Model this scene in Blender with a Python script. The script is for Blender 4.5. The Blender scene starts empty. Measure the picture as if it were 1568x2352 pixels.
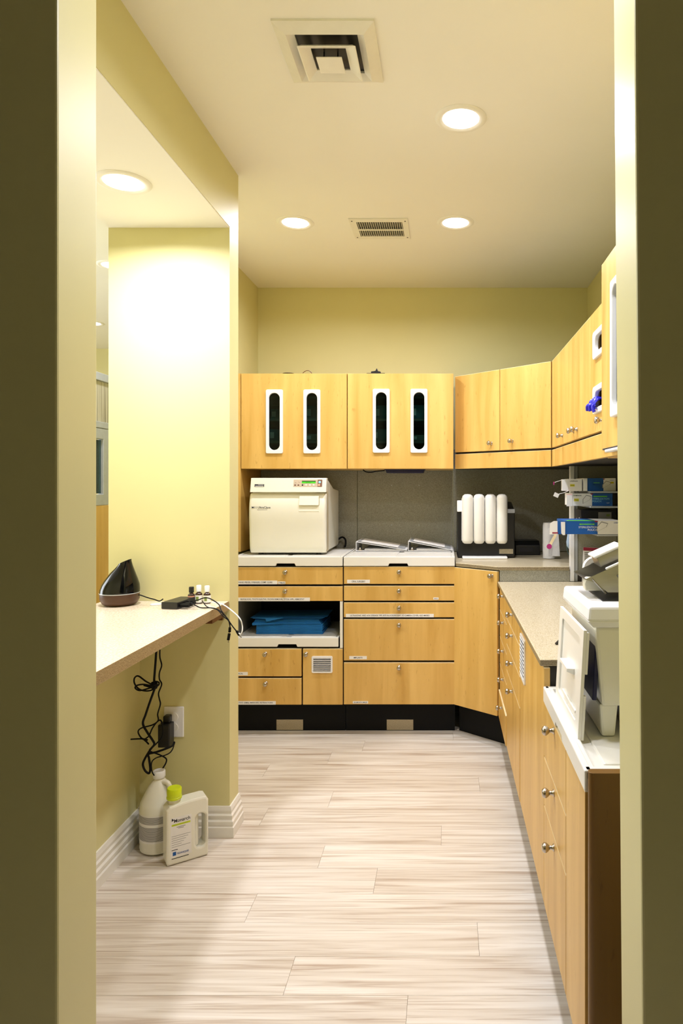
import bpy, bmesh, math, random
from mathutils import Matrix, Vector
random.seed(7)
scn = bpy.context.scene
C = scn.collection
R = math.radians

# ------------------------------------------------------------------ camera
F, VX, VY, H = 1540.0, 1022.0, 1115.0, 1.371      # focal length (px), vanishing point, eye height
cam = bpy.data.objects.new('camera', bpy.data.cameras.new('camera'))
C.objects.link(cam); scn.camera = cam
cam.location = (0, 0, H); cam.rotation_euler = (R(90), 0, 0)
cam.data.sensor_fit = 'HORIZONTAL'; cam.data.sensor_width = 24.0
cam.data.lens = 24.0*F/1568.0
cam.data.shift_x = -(VX-784.0)/1568.0
cam.data.shift_y = (VY-1176.0)/1568.0
cam.data.clip_start = 0.05
# ------------------------------------------------------------------ world, exposure
w = bpy.data.worlds.new('world'); scn.world = w; w.use_nodes = True
w.node_tree.nodes['Background'].inputs[0].default_value = (.9, .92, 1, 1)
w.node_tree.nodes['Background'].inputs[1].default_value = 0.15
scn.view_settings.view_transform = 'Standard'; scn.view_settings.look = 'None'
scn.view_settings.exposure = 0.0; scn.view_settings.gamma = 1.0
scn.view_settings.use_curve_mapping = False
LAMP = 11.6                                         # power of each recessed lamp
LAMP_COL = (.955, .96, 1.06)

def P(x, y, d):
    'point seen at photo pixel x, y at distance d from the camera plane'
    return Vector(((x-VX)/F*d, d, H-(y-VY)/F*d))

# added cool fill light, unseen in the next room, to brighten the soffit
ld = bpy.data.lights.new('next_room_fill', 'AREA'); ld.shape = 'RECTANGLE'; ld.size = 2.4; ld.size_y = 1.4
ld.energy = 90; ld.color = (.86, .92, 1.0)
lo_ = bpy.data.objects.new('next_room_fill', ld); C.objects.link(lo_); lo_.location = (-4.5, 3.0, 1.5); lo_.rotation_euler = (0, R(-90), 0)
lh = bpy.data.lights.new('hall_fill', 'AREA'); lh.shape = 'DISK'; lh.size = .3; lh.energy = 1.9; lh.color = (.95, 1.0, .9)  # added dim fill behind the camera, lifts the dark doorway wall
lo_ = bpy.data.objects.new('hall_fill', lh); C.objects.link(lo_); lo_.location = (-.4, -1.0, 2.6)
# ------------------------------------------------------------------ materials
def srgb(r, g, b):
    f = lambda c: (c/255/12.92) if c/255 <= .04045 else ((c/255+.055)/1.055)**2.4
    return (f(r), f(g), f(b), 1)
def newmat(name):
    m = bpy.data.materials.new(name); m.use_nodes = True
    nt = m.node_tree
    return m, nt, nt.nodes['Principled BSDF']
def noise_var(nt, coord='Object', scale=(1,1,1), nscale=5, detail=4, rand=0):
    tc = nt.nodes.new('ShaderNodeTexCoord'); mp = nt.nodes.new('ShaderNodeMapping')
    nt.links.new(tc.outputs[coord], mp.inputs[0]); mp.inputs['Scale'].default_value = scale
    if rand:
        oi = nt.nodes.new('ShaderNodeObjectInfo'); mu = nt.nodes.new('ShaderNodeMath'); mu.operation = 'MULTIPLY'
        mu.inputs[1].default_value = rand; nt.links.new(oi.outputs['Random'], mu.inputs[0])
        cb = nt.nodes.new('ShaderNodeCombineXYZ')
        for i in range(3): nt.links.new(mu.outputs[0], cb.inputs[i])
        nt.links.new(cb.outputs[0], mp.inputs['Location'])
    n = nt.nodes.new('ShaderNodeTexNoise'); n.inputs['Scale'].default_value = nscale; n.inputs['Detail'].default_value = detail
    nt.links.new(mp.outputs[0], n.inputs[0])
    return n
def ramp(nt, src, stops):
    r = nt.nodes.new('ShaderNodeValToRGB'); cr = r.color_ramp
    while len(cr.elements) < len(stops): cr.elements.new(.5)
    for e, (p, c) in zip(cr.elements, stops): e.position = p; e.color = c
    nt.links.new(src, r.inputs[0]); return r
def mixc(nt, a, b, fac, mode='MULTIPLY'):
    m = nt.nodes.new('ShaderNodeMix'); m.data_type = 'RGBA'; m.blend_type = mode
    if isinstance(fac, (int, float)): m.inputs[0].default_value = fac
    else: nt.links.new(fac, m.inputs[0])
    for s, i in ((a, 6), (b, 7)):
        if isinstance(s, tuple): m.inputs[i].default_value = s
        else: nt.links.new(s, m.inputs[i])
    return m.outputs[2]
def plain(name, col, rough=.5, metal=0, var=.06, nscale=30, bump=0, spec=.5, scale=(1,1,1), emit=0, coat=0):
    m, nt, b = newmat(name)
    n = noise_var(nt, scale=scale, nscale=nscale)
    lo = tuple(max(0, c*(1-var)) for c in col[:3])+(1,); hi = tuple(min(1, c*(1+var)) for c in col[:3])+(1,)
    r = ramp(nt, n.outputs[0], [(.3, lo), (.7, hi)])
    nt.links.new(r.outputs[0], b.inputs['Base Color'])
    b.inputs['Roughness'].default_value = rough; b.inputs['Metallic'].default_value = metal
    b.inputs['Specular IOR Level'].default_value = spec
    b.inputs['Coat Weight'].default_value = coat
    if bump:
        bp = nt.nodes.new('ShaderNodeBump'); bp.inputs['Strength'].default_value = bump; bp.inputs['Distance'].default_value = .002
        nt.links.new(n.outputs[0], bp.inputs['Height']); nt.links.new(bp.outputs[0], b.inputs['Normal'])
    if emit:
        b.inputs['Emission Color'].default_value = col; b.inputs['Emission Strength'].default_value = emit
    return m
def wood(name, c_lo, c_hi, axis=2, rough=.38):
    m, nt, b = newmat(name)
    sc = [9, 9, 9]; sc[axis] = .9
    n = noise_var(nt, scale=tuple(sc), nscale=1.3, detail=8, rand=23)
    n.inputs['Distortion'].default_value = .6
    r = ramp(nt, n.outputs[0], [(.28, c_lo), (.5, tuple((a+b_)/2 for a, b_ in zip(c_lo, c_hi))), (.72, c_hi)])
    s2 = [90, 90, 90]; s2[axis] = 22
    n2 = noise_var(nt, scale=tuple(s2), nscale=1.0, detail=2, rand=11)
    r2 = ramp(nt, n2.outputs[0], [(.22, (.62, .5, .36, 1)), (.34, (1, 1, 1, 1))])
    nt.links.new(mixc(nt, r.outputs[0], r2.outputs[0], .55), b.inputs['Base Color'])
    b.inputs['Roughness'].default_value = rough
    return m
def speckle(name, base, dark, light, rough=.3, sc=420):
    m, nt, b = newmat(name)
    n = noise_var(nt, nscale=sc, detail=2)
    r = ramp(nt, n.outputs[0], [(.36, dark), (.47, base), (.56, base), (.68, light)])
    nt.links.new(r.outputs[0], b.inputs['Base Color']); b.inputs['Roughness'].default_value = rough
    return m

WALLC = srgb(218, 211, 154)
M = {}
M['paint'] = plain('yellow_green_paint', WALLC, .55, var=.02, nscale=3, bump=0)
M['jamb'] = plain('satin_yellow_paint', WALLC, .42, var=.02, nscale=3)
M['ceil'] = plain('white_ceiling_paint', srgb(242, 240, 232), .8, var=.01, nscale=2)
M['trim'] = plain('white_trim_paint', srgb(235, 232, 222), .35, var=.02)
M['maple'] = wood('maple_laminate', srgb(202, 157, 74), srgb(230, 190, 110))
M['maple_dk'] = wood('maple_end_panel', srgb(108, 74, 22), srgb(128, 92, 34))  # darker wood, with the end panel's shade put into its colour
M['diffwood'] = wood('walnut_base', srgb(56, 30, 10), srgb(100, 60, 22), axis=0)
M['edge'] = plain('lit_edge_cream', srgb(240, 222, 180), .4)  # pale cream, paints in light along the top edges of fronts
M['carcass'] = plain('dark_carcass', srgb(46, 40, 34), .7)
M['inner'] = plain('grey_inner_laminate', srgb(128, 130, 122), .5)
M['kick'] = plain('black_kick_board', srgb(10, 11, 12), .6, spec=.2)
M['tray'] = plain('white_moulded_plastic', srgb(236, 234, 226), .3, var=.015, nscale=4)
M['cream'] = plain('cream_enamel', srgb(236, 234, 218), .28, var=.015, nscale=4)
M['cream_dk'] = plain('beige_enamel', srgb(196, 184, 152), .4)
M['white'] = plain('white_plastic', srgb(240, 240, 240), .35, var=.01)
M['paper'] = plain('white_paper', srgb(238, 236, 232), .8, var=.02)
M['pink'] = plain('magenta_print', srgb(170, 40, 120), .6)
M['nickel'] = plain('brushed_nickel', srgb(190, 182, 172), .22, metal=1, var=.05)
M['steel'] = plain('stainless_steel', srgb(158, 156, 148), .34, metal=1, var=.08, nscale=14, scale=(1, 1, 6))
M['plate'] = plain('matt_metal_plate', srgb(176, 166, 142), .45, metal=.6, var=.15, nscale=220)
M['splash'] = speckle('grey_backsplash_laminate', srgb(150, 148, 132), srgb(130, 128, 113), srgb(168, 165, 150), .45, 300)
M['quartz'] = speckle('taupe_stone_counter', srgb(212, 199, 168), srgb(184, 169, 136), srgb(228, 217, 192), .25, 330)
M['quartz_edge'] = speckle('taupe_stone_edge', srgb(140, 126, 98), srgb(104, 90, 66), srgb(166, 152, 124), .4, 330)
M['shelf'] = speckle('cream_laminate', srgb(222, 206, 180), srgb(206, 188, 160), srgb(232, 220, 200), .22, 160)
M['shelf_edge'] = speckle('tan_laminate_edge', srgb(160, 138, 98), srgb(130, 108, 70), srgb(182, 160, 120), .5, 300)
M['black'] = plain('black_plastic', srgb(20, 20, 22), .35)
M['gloss'] = plain('glossy_black_plastic', srgb(4, 5, 8), .08, spec=.35)
M['cable'] = plain('black_rubber', srgb(8, 8, 11), .6, spec=.2)
M['bluepaper'] = plain('blue_wrap_paper', srgb(20, 112, 186), .8, var=.12, nscale=12)
M['bluebox'] = plain('blue_carton', srgb(12, 84, 160), .5)
M['navy'] = plain('navy_plastic', srgb(10, 13, 66), .4)
M['glove'] = plain('cobalt_nitrile', srgb(28, 22, 190), .35)
M['green'] = plain('lime_print', srgb(110, 205, 60), .6)
M['lime'] = plain('lime_plastic', srgb(205, 222, 24), .35)
M['yellow'] = plain('yellow_print', srgb(222, 208, 40), .6)
M['cyan'] = plain('pale_cyan_print', srgb(150, 215, 235), .6)
M['ink'] = plain('black_ink', srgb(38, 36, 40), .7)
M['grey'] = plain('grey_print', srgb(150, 148, 148), .7)
M['lgrey'] = plain('grey_metal_frame', srgb(178, 182, 186), .4, metal=.2)
M['paleblue'] = plain('pale_blue_tissue', srgb(176, 200, 226), .8)
M['red'] = plain('dark_red_print', srgb(150, 30, 60), .6)
M['peach'] = plain('peach_label', srgb(236, 170, 140), .6)
M['amber'] = plain('amber_glass', srgb(52, 22, 10), .08, coat=.5)
M['leaf'] = plain('olive_print', srgb(130, 150, 70), .6)
M['led'] = plain('green_display', srgb(60, 170, 30), .4, emit=.6)
M['dkgreen'] = plain('dark_display_glass', srgb(14, 70, 18), .3)
M['taupe'] = plain('taupe_keypad', srgb(196, 178, 156), .5)
M['brown'] = plain('brown_keypad', srgb(120, 84, 66), .5)
M['bracket'] = wood('dark_wood_bracket', srgb(92, 52, 22), srgb(116, 70, 34), axis=0)
M['pouch'] = plain('teal_pouches', srgb(60, 120, 130), .5, var=.3, nscale=20)
m, nt, b = newmat('clear_plastic_film'); b.inputs['Base Color'].default_value = srgb(225, 225, 228); b.inputs['Roughness'].default_value = .25
b.inputs['Alpha'].default_value = .82
n = noise_var(nt, nscale=28); bp = nt.nodes.new('ShaderNodeBump'); bp.inputs['Strength'].default_value = .8; bp.inputs['Distance'].default_value = .01
nt.links.new(n.outputs[0], bp.inputs['Height']); nt.links.new(bp.outputs[0], b.inputs['Normal']); M['film'] = m
m, nt, b = newmat('smoked_glass')                    # tinted pane: real transparency with a dark tint and a gloss
for nd in list(nt.nodes):
    if nd.type != 'OUTPUT_MATERIAL': nt.nodes.remove(nd)
out = [x for x in nt.nodes if x.type == 'OUTPUT_MATERIAL'][0]
tr = nt.nodes.new('ShaderNodeBsdfTransparent'); tr.inputs[0].default_value = (.42, .56, .54, 1)
gl = nt.nodes.new('ShaderNodeBsdfGlossy'); gl.inputs['Roughness'].default_value = .05
fr = nt.nodes.new('ShaderNodeFresnel'); fr.inputs[0].default_value = 1.22; mx = nt.nodes.new('ShaderNodeMixShader')
nt.links.new(fr.outputs[0], mx.inputs[0]); nt.links.new(tr.outputs[0], mx.inputs[1]); nt.links.new(gl.outputs[0], mx.inputs[2])
nt.links.new(mx.outputs[0], out.inputs[0]); M['glass'] = m
m, nt, b = newmat('lit_lamp_diffuser'); b.inputs['Base Color'].default_value = (1, 1, 1, 1)
b.inputs['Emission Color'].default_value = (1, .99, .98, 1); b.inputs['Emission Strength'].default_value = 12; M['lamp'] = m
# print lines: rows of tiny text, printed
m, nt, b = newmat('printed_small_text')
tc = nt.nodes.new('ShaderNodeTexCoord'); sx = nt.nodes.new('ShaderNodeSeparateXYZ'); nt.links.new(tc.outputs['Object'], sx.inputs[0])
mu = nt.nodes.new('ShaderNodeMath'); mu.operation = 'MULTIPLY'; mu.inputs[1].default_value = 260; nt.links.new(sx.outputs[2], mu.inputs[0])
frc = nt.nodes.new('ShaderNodeMath'); frc.operation = 'FRACT'; nt.links.new(mu.outputs[0], frc.inputs[0])
r = ramp(nt, frc.outputs[0], [(.35, srgb(96, 96, 98)), (.5, srgb(205, 203, 198))]); nt.links.new(r.outputs[0], b.inputs['Base Color'])
b.inputs['Roughness'].default_value = .6; M['lines'] = m
# reeded glass
m, nt, b = newmat('reeded_panel')
tc = nt.nodes.new('ShaderNodeTexCoord'); mp = nt.nodes.new('ShaderNodeMapping'); mp.inputs['Scale'].default_value = (1, 70, .6)
nt.links.new(tc.outputs['Object'], mp.inputs[0]); n = nt.nodes.new('ShaderNodeTexNoise'); n.inputs['Scale'].default_value = 1.6
nt.links.new(mp.outputs[0], n.inputs[0])
r = ramp(nt, n.outputs[0], [(.35, srgb(110, 100, 78)), (.6, srgb(214, 208, 184))]); nt.links.new(r.outputs[0], b.inputs['Base Color']); M['reed'] = m
# floor planks
m, nt, b = newmat('pale_grey_plank')
n1 = noise_var(nt, scale=(1.1, 26, 1), nscale=1.2, detail=6, rand=41); n1.inputs['Distortion'].default_value = 1.2
n2 = noise_var(nt, scale=(2.2, 130, 1), nscale=1.0, detail=6, rand=17); n2.inputs['Distortion'].default_value = .8
r1 = ramp(nt, n1.outputs[0], [(.27, srgb(176, 154, 134)), (.42, srgb(212, 201, 186)), (.66, srgb(232, 225, 214))])
r2 = ramp(nt, n2.outputs[0], [(.34, (.60, .50, .41, 1)), (.47, (1, 1, 1, 1))])
c = mixc(nt, r1.outputs[0], r2.outputs[0], .6)
oi = nt.nodes.new('ShaderNodeObjectInfo'); r3 = ramp(nt, oi.outputs['Random'], [(0, (.93, .92, .9, 1)), (1, (1, 1, 1, 1))])
nt.links.new(mixc(nt, c, r3.outputs[0], 1.0), b.inputs['Base Color']); b.inputs['Roughness'].default_value = .42
M['plank'] = m
M['subfloor'] = plain('dark_subfloor', srgb(176, 160, 140), .8)

# ------------------------------------------------------------------ mesh builder
class MB:
    def __init__(s): s.v = []; s.f = []; s.m = []; s.sm = []; s.mats = []
    def mi(s, m):
        m = M[m]
        if m not in s.mats: s.mats.append(m)
        return s.mats.index(m)
    def add(s, vs, fs, mat, mx=None, smooth=False):
        o = len(s.v); mx = mx or Matrix()
        s.v += [mx @ Vector(v) for v in vs]; k = s.mi(mat)
        for f in fs: s.f.append([i+o for i in f]); s.m.append(k); s.sm.append(smooth)
        return s
    def addbm(s, bm, mat, mx=None, smooth=False):
        bm.verts.ensure_lookup_table()
        for i, v in enumerate(bm.verts): v.index = i
        s.add([v.co.copy() for v in bm.verts], [[v.index for v in f.verts] for f in bm.faces], mat, mx, smooth); bm.free(); return s
    def box(s, a, b, mat, bev=0, mx=None, seg=2):
        x0, x1 = sorted((a[0], b[0])); y0, y1 = sorted((a[1], b[1])); z0, z1 = sorted((a[2], b[2]))
        vs = [(x0,y0,z0),(x1,y0,z0),(x1,y1,z0),(x0,y1,z0),(x0,y0,z1),(x1,y0,z1),(x1,y1,z1),(x0,y1,z1)]
        fs = [(0,3,2,1),(4,5,6,7),(0,1,5,4),(1,2,6,5),(2,3,7,6),(3,0,4,7)]
        return s.hull8(vs, fs, mat, bev, mx, seg)
    def hull8(s, vs, fs, mat, bev=0, mx=None, seg=2):
        if not bev: return s.add(vs, fs, mat, mx)
        bm = bmesh.new(); bv = [bm.verts.new(v) for v in vs]
        for f in fs: bm.faces.new([bv[i] for i in f])
        bmesh.ops.recalc_face_normals(bm, faces=bm.faces)
        bmesh.ops.bevel(bm, geom=list(bm.edges), offset=bev, segments=seg, profile=.5, affect='EDGES')
        return s.addbm(bm, mat, mx)
    def prism(s, pts, axis, a, b, mat, bev=0, mx=None, smooth=False, seg=2):
        'pts are 2-D in the two other axes (in x,y,z order), extruded along axis from a to b'
        def p3(p, t):
            q = list(p); q.insert('xyz'.index(axis), t); return q
        n = len(pts); vs = [p3(p, a) for p in pts]+[p3(p, b) for p in pts]
        fs = [list(range(n)), list(range(2*n-1, n-1, -1))]+[[i, i+n, (i+1) % n+n, (i+1) % n] for i in range(n)]
        bm = bmesh.new(); bv = [bm.verts.new(v) for v in vs]
        for f in fs: bm.faces.new([bv[i] for i in f])
        bmesh.ops.recalc_face_normals(bm, faces=bm.faces)
        if bev: bmesh.ops.bevel(bm, geom=list(bm.edges), offset=bev, segments=seg, profile=.5, affect='EDGES')
        return s.addbm(bm, mat, mx, smooth)
    def lathe(s, prof, mat, mx=None, seg=24, smooth=True, sx=1, sy=1):
        vs = []; fs = []; n = len(prof)
        for i in range(seg):
            t = 2*math.pi*i/seg
            for r, z in prof: vs.append((r*math.cos(t)*sx, r*math.sin(t)*sy, z))
        for i in range(seg):
            j = (i+1) % seg
            for k in range(n-1): fs.append((i*n+k, j*n+k, j*n+k+1, i*n+k+1))
        for k, fl in ((0, 1), (n-1, 0)):
            if prof[k][0] > 1e-6:
                loop = [i*n+k for i in range(seg)]; fs.append(loop[::-1] if fl else loop)
        bm = bmesh.new(); bv = [bm.verts.new(v) for v in vs]
        for f in fs:
            try: bm.faces.new([bv[i] for i in f])
            except ValueError: pass
        bmesh.ops.remove_doubles(bm, verts=bm.verts, dist=1e-6)
        bmesh.ops.recalc_face_normals(bm, faces=bm.faces)
        return s.addbm(bm, mat, mx, smooth)
    def tube(s, pts, r, mat, seg=8, sub=6, smooth=True, close=False):
        pts = [Vector(p) for p in pts]; P_ = []
        n = len(pts)
        if n > 2 and sub > 1:
            for i in range(n-1):
                p0 = pts[max(i-1, 0)]; p1 = pts[i]; p2 = pts[i+1]; p3 = pts[min(i+2, n-1)]
                for k in range(sub):
                    t = k/sub
                    P_.append(.5*((2*p1)+(p2-p0)*t+(2*p0-5*p1+4*p2-p3)*t*t+(3*p1-p0-3*p2+p3)*t**3))
            P_.append(pts[-1])
        else: P_ = pts
        vs = []; fs = []; up = Vector((0, 0, 1)); prev = None
        for i, p in enumerate(P_):
            d = (P_[min(i+1, len(P_)-1)]-P_[max(i-1, 0)]).normalized()
            if prev is None: a = d.orthogonal().normalized()
            else:
                a = prev-d*prev.dot(d)
                a = a.normalized() if a.length > 1e-6 else d.orthogonal().normalized()
            prev = a; b_ = d.cross(a)
            for k in range(seg):
                t = 2*math.pi*k/seg; vs.append(p+(a*math.cos(t)+b_*math.sin(t))*r)
        for i in range(len(P_)-1):
            for k in range(seg): fs.append((i*seg+k, i*seg+(k+1) % seg, (i+1)*seg+(k+1) % seg, (i+1)*seg+k))
        fs.append(list(range(seg))[::-1]); fs.append([(len(P_)-1)*seg+k for k in range(seg)])
        return s.add(vs, fs, mat, None, smooth)
    def cyl(s, p0, p1, r, mat, seg=16): return s.tube([p0, p1], r, mat, seg, 1, True)
    def outline(s, loops, depth, mat, mx=None, bev=0):
        'flat shape with holes (loops of 2-D points), thickness 2*depth about its plane, via a filled 2-D curve'
        cu = bpy.data.curves.new('tmp', 'CURVE'); cu.dimensions = '2D'; cu.fill_mode = 'BOTH'
        cu.extrude = max(depth-bev, 0.00001); cu.bevel_depth = bev; cu.bevel_resolution = 1
        if bev: cu.offset = -bev
        for lp in loops:
            sp = cu.splines.new('POLY'); sp.points.add(len(lp)-1); sp.use_cyclic_u = True
            for q, p in zip(sp.points, lp): q.co = (p[0], p[1], 0, 1)
        o = bpy.data.objects.new('tmp', cu); me = o.to_mesh()
        s.add([v.co.copy() for v in me.vertices], [list(p.vertices) for p in me.polygons], mat, mx)
        o.to_mesh_clear(); bpy.data.objects.remove(o); bpy.data.curves.remove(cu); return s
    def text(s, body, mat, mx, width=None, height=None, thick=.0003, bold=False):
        'lettering centred on mx, fitted to width and cap height'
        cu = bpy.data.curves.new('tmp', 'FONT'); cu.body = body; cu.size = 1; cu.align_x = 'CENTER'; cu.align_y = 'CENTER'; cu.extrude = 0
        cu.resolution_u = 3
        if bold: cu.offset = .012
        o = bpy.data.objects.new('tmp', cu); me = o.to_mesh()
        vs = [v.co.copy() for v in me.vertices]; fs = [list(p.vertices) for p in me.polygons]
        o.to_mesh_clear(); bpy.data.objects.remove(o); bpy.data.curves.remove(cu)
        if not vs: return s
        x0 = min(v.x for v in vs); x1 = max(v.x for v in vs); y0 = min(v.y for v in vs); y1 = max(v.y for v in vs)
        kx = width/(x1-x0) if width else None; ky = height/(y1-y0) if height else None
        kx = kx or ky; ky = ky or kx
        vs = [Vector(((v.x-(x0+x1)/2)*kx, (v.y-(y0+y1)/2)*ky, thick)) for v in vs]
        return s.add(vs, fs, mat, mx)
    def build(s, name, parent=None, auto=False):
        me = bpy.data.meshes.new(name); me.from_pydata(s.v, [], s.f)
        for m_ in s.mats: me.materials.append(m_)
        me.polygons.foreach_set('material_index', s.m); me.polygons.foreach_set('use_smooth', s.sm); me.update()
        o = bpy.data.objects.new(name, me); C.objects.link(o)
        if parent: o.parent = parent
        if any(s.sm): 
            try: me.set_sharp_from_angle(angle=R(40))
            except Exception: pass
        return o

def thing(name, label, cat, loc=(0, 0, 0), rz=0, group=None):
    o = bpy.data.objects.new(name, None); C.objects.link(o); o.empty_display_size = .05
    o.location = loc; o.rotation_euler = (0, 0, rz); o['label'] = label; o['category'] = cat
    if group: o['group'] = group
    return o
def tag(o, label, cat, group=None):
    o['label'] = label; o['category'] = cat
    if group: o['group'] = group
    return o
def struct(o): o['kind'] = 'structure'; return o
# plane matrices: 2-D x,y -> surface facing -y (front) / facing given
def front(x, y, z): return Matrix.Translation((x, y, z)) @ Matrix.Rotation(R(90), 4, 'X')
def down(x, y, z): return Matrix.Translation((x, y, z)) @ Matrix.Rotation(R(180), 4, 'X')
def rrect(w, h, r, n=5, cx=0, cy=0):
    pts = []
    for sx, sy, a0 in ((1, 1, 0), (-1, 1, 90), (-1, -1, 180), (1, -1, 270)):
        for i in range(n+1):
            a = R(a0+90*i/n); pts.append((cx+sx*(w/2-r)+r*math.cos(a), cy+sy*(h/2-r)+r*math.sin(a)))
    return pts
def rect(x0, y0, x1, y1): return [(x0, y0), (x1, y0), (x1, y1), (x0, y1)]

# ================================================================== SETTING
CZ = 2.636; SZ = 2.382                  # ceiling, soffit
XL, XH, XR = -1.197, -.845, .91         # side wall, header face, right wall
Y0, Y1 = 1.05, 1.17                     # doorway wall
YP, YQ, YB = 2.63, 2.74, 4.29           # pillar front, pillar back, back wall
# floor and its planks
fl = struct(MB().box((-4.6, -1.7, -.09), (1.9, 6.4, -.012), 'subfloor').build('floor'))
seams = {3.53: -.429, 3.38: -.582, 3.23: -.86, 3.08: .156, 2.93: -.5, 2.78: -.75, 2.63: -.015, 2.48: -.457, 2.33: -.242, 2.18: -.63,
         2.03: .1, 1.88: -.436, 1.73: -.1}
k = 0; yb = 3.003+.15*9
while yb > -1.3:
    yc = round(yb-.075, 2); key = [s_ for s_ in seams if abs(s_-yc) < .03]
    off = seams[key[0]] if key else random.uniform(-.6, .6)
    xs = [off+i*1.22 for i in range(-3, 4)]; lo, hi = -1.9, 1.3
    cuts = [lo]+[x for x in xs if lo+.05 < x < hi-.05]+[hi]
    for a, b_ in zip(cuts[:-1], cuts[1:]):
        mb = MB().box((-(b_-a)/2+.0003, -.0747, -.008), ((b_-a)/2-.0003, .0747, 0), 'plank', .0005, seg=1)
        o = mb.build('plank', fl); o.location = ((a+b_)/2, yb-.075, 0)
    yb -= .15
struct(MB().box((-4.6, -1.7, CZ), (1.9, 6.4, CZ+.1), 'ceil').build('ceiling'))
struct(MB().box((XL, YB, 0), (XR+.12, YB+.11, CZ), 'paint').build('wall_back'))
struct(MB().box((XR, Y1, 0), (XR+.12, YB, CZ), 'paint').build('wall_right'))
struct(MB().box((XL-.123, YQ, 0), (XL, YB+.11, CZ), 'paint').build('wall_left'))
struct(MB().box((XL-.123, YP, 0), (XH, YQ, SZ), 'paint').build('wall_pillar'))
struct(MB().box((XL-.123, Y1, 0), (XL, YP, .880), 'paint').build('wall_half'))
mb = MB().box((XL-.123, Y1, SZ+.004), (XH, YQ, CZ), 'paint'); mb.box((XL-.121, Y1, SZ), (XH-.002, YP, SZ+.004), 'ceil'); mb.box((XL-.123, YP, SZ), (XH, YQ, SZ+.004), 'paint')
struct(mb.build('wall_header'))
# doorway wall; its right reveal is a little out of plumb
struct(MB().box((-4.6, Y0, 0), (-.607, Y1, CZ), 'jamb', .004).build('wall_front_left'))
xj = lambda z: .303+(1.35-z)*.0078
vs = [(xj(0),Y0,0),(1.9,Y0,0),(1.9,Y1,0),(xj(0)-.003,Y1,0),(xj(CZ),Y0,CZ),(1.9,Y0,CZ),(1.9,Y1,CZ),(xj(CZ)-.003,Y1,CZ)]
struct(MB().hull8(vs, [(0,3,2,1),(4,5,6,7),(0,1,5,4),(1,2,6,5),(2,3,7,6),(3,0,4,7)], 'jamb', .004).build('wall_front_right'))
struct(MB().box((-.606, Y0, 2.42), (xj(2.5)-.004, Y1, CZ), 'jamb').build('wall_front_lintel'))
# hallway behind the camera and the room past the hatch
struct(MB().box((-4.6, -1.8, 0), (1.9, -1.7, CZ), 'paint').build('wall_hall'))
struct(MB().box((1.9, -1.8, 0), (2.0, Y1, CZ), 'paint').build('wall_hall_right'))
struct(MB().box((-4.7, -1.8, 0), (-4.6, 6.4, CZ), 'paint').build('wall_far_left'))
struct(MB().box((-4.6, 6.2, 0), (XL-.123, 6.3, CZ), 'paint').build('wall_far'))
struct(MB().box((XL-.123, YB+.11, 0), (XL, 6.2, CZ), 'paint').build('wall_far_right'))
# baseboards: stepped profile swept by extrusion
prof = [(0, 0), (.022, 0), (.022, .038), (.017, .042), (.019, .05), (.019, .06), (.013, .066), (.015, .082), (.009, .088), (.010, .1), (.006, .115), (0, .115)]
e = .022
mb = MB(); n_ = len(prof)
def sweep(mb, path, mat):     # path of (x, y, nx, ny): offset direction at each corner
    vs = []; fs = []
    for x, y, nx, ny in path: vs += [(x+nx*p[0], y+ny*p[0], p[1]) for p in prof]
    for i in range(len(path)-1):
        for k in range(n_): fs.append((i*n_+k, i*n_+(k+1) % n_, (i+1)*n_+(k+1) % n_, (i+1)*n_+k))
    fs.append(list(range(n_))); fs.append(list(range((len(path)-1)*n_, len(path)*n_))[::-1])
    bm = bmesh.new(); bv = [bm.verts.new(v) for v in vs]
    for f in fs: bm.faces.new([bv[i] for i in f])
    bmesh.ops.recalc_face_normals(bm, faces=bm.faces); mb.addbm(bm, mat)
sweep(mb, [(XL, Y1, 1, 0), (XL, YP, 1, -1), (XH, YP, 1, -1), (XH, YQ, 1, 0)], 'trim')
struct(mb.build('baseboard_left'))

# backsplash panels
def panel_thing(name, boxes, mat, label, cat, group=None, bev=.0015):
    mb = MB()
    for a, b_ in boxes: mb.box(a, b_, mat, bev)
    return tag(mb.build(name), label, cat, group)
struct(MB().box((-1.194, 4.275, .9), (-.5615, YB, 1.47), 'splash', .001).build('trim_1'))
struct(MB().box((-.5585, 4.275, .9), (.0485, YB, 1.47), 'splash', .001).build('trim_2'))
mb = MB().box((.0515, 4.275, .952), (.895, YB, 1.6), 'splash', .001); struct(mb.build('trim_3'))
mb = MB().box((.895, 1.95, .88), (XR, 4.274, 1.6), 'splash', .001); struct(mb.build('trim_4'))
for px_, pz_ in ((899, 1115), (962, 1115), (899, 1206), (962, 1206)):
    q = P(px_, pz_, 4.272); MB().lathe([(.004, 0), (.003, .002), (0, .0022)], 'lgrey', front(q.x, 4.275, q.z), 10).build('screw_cap', bpy.data.objects['trim_2'])

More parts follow.
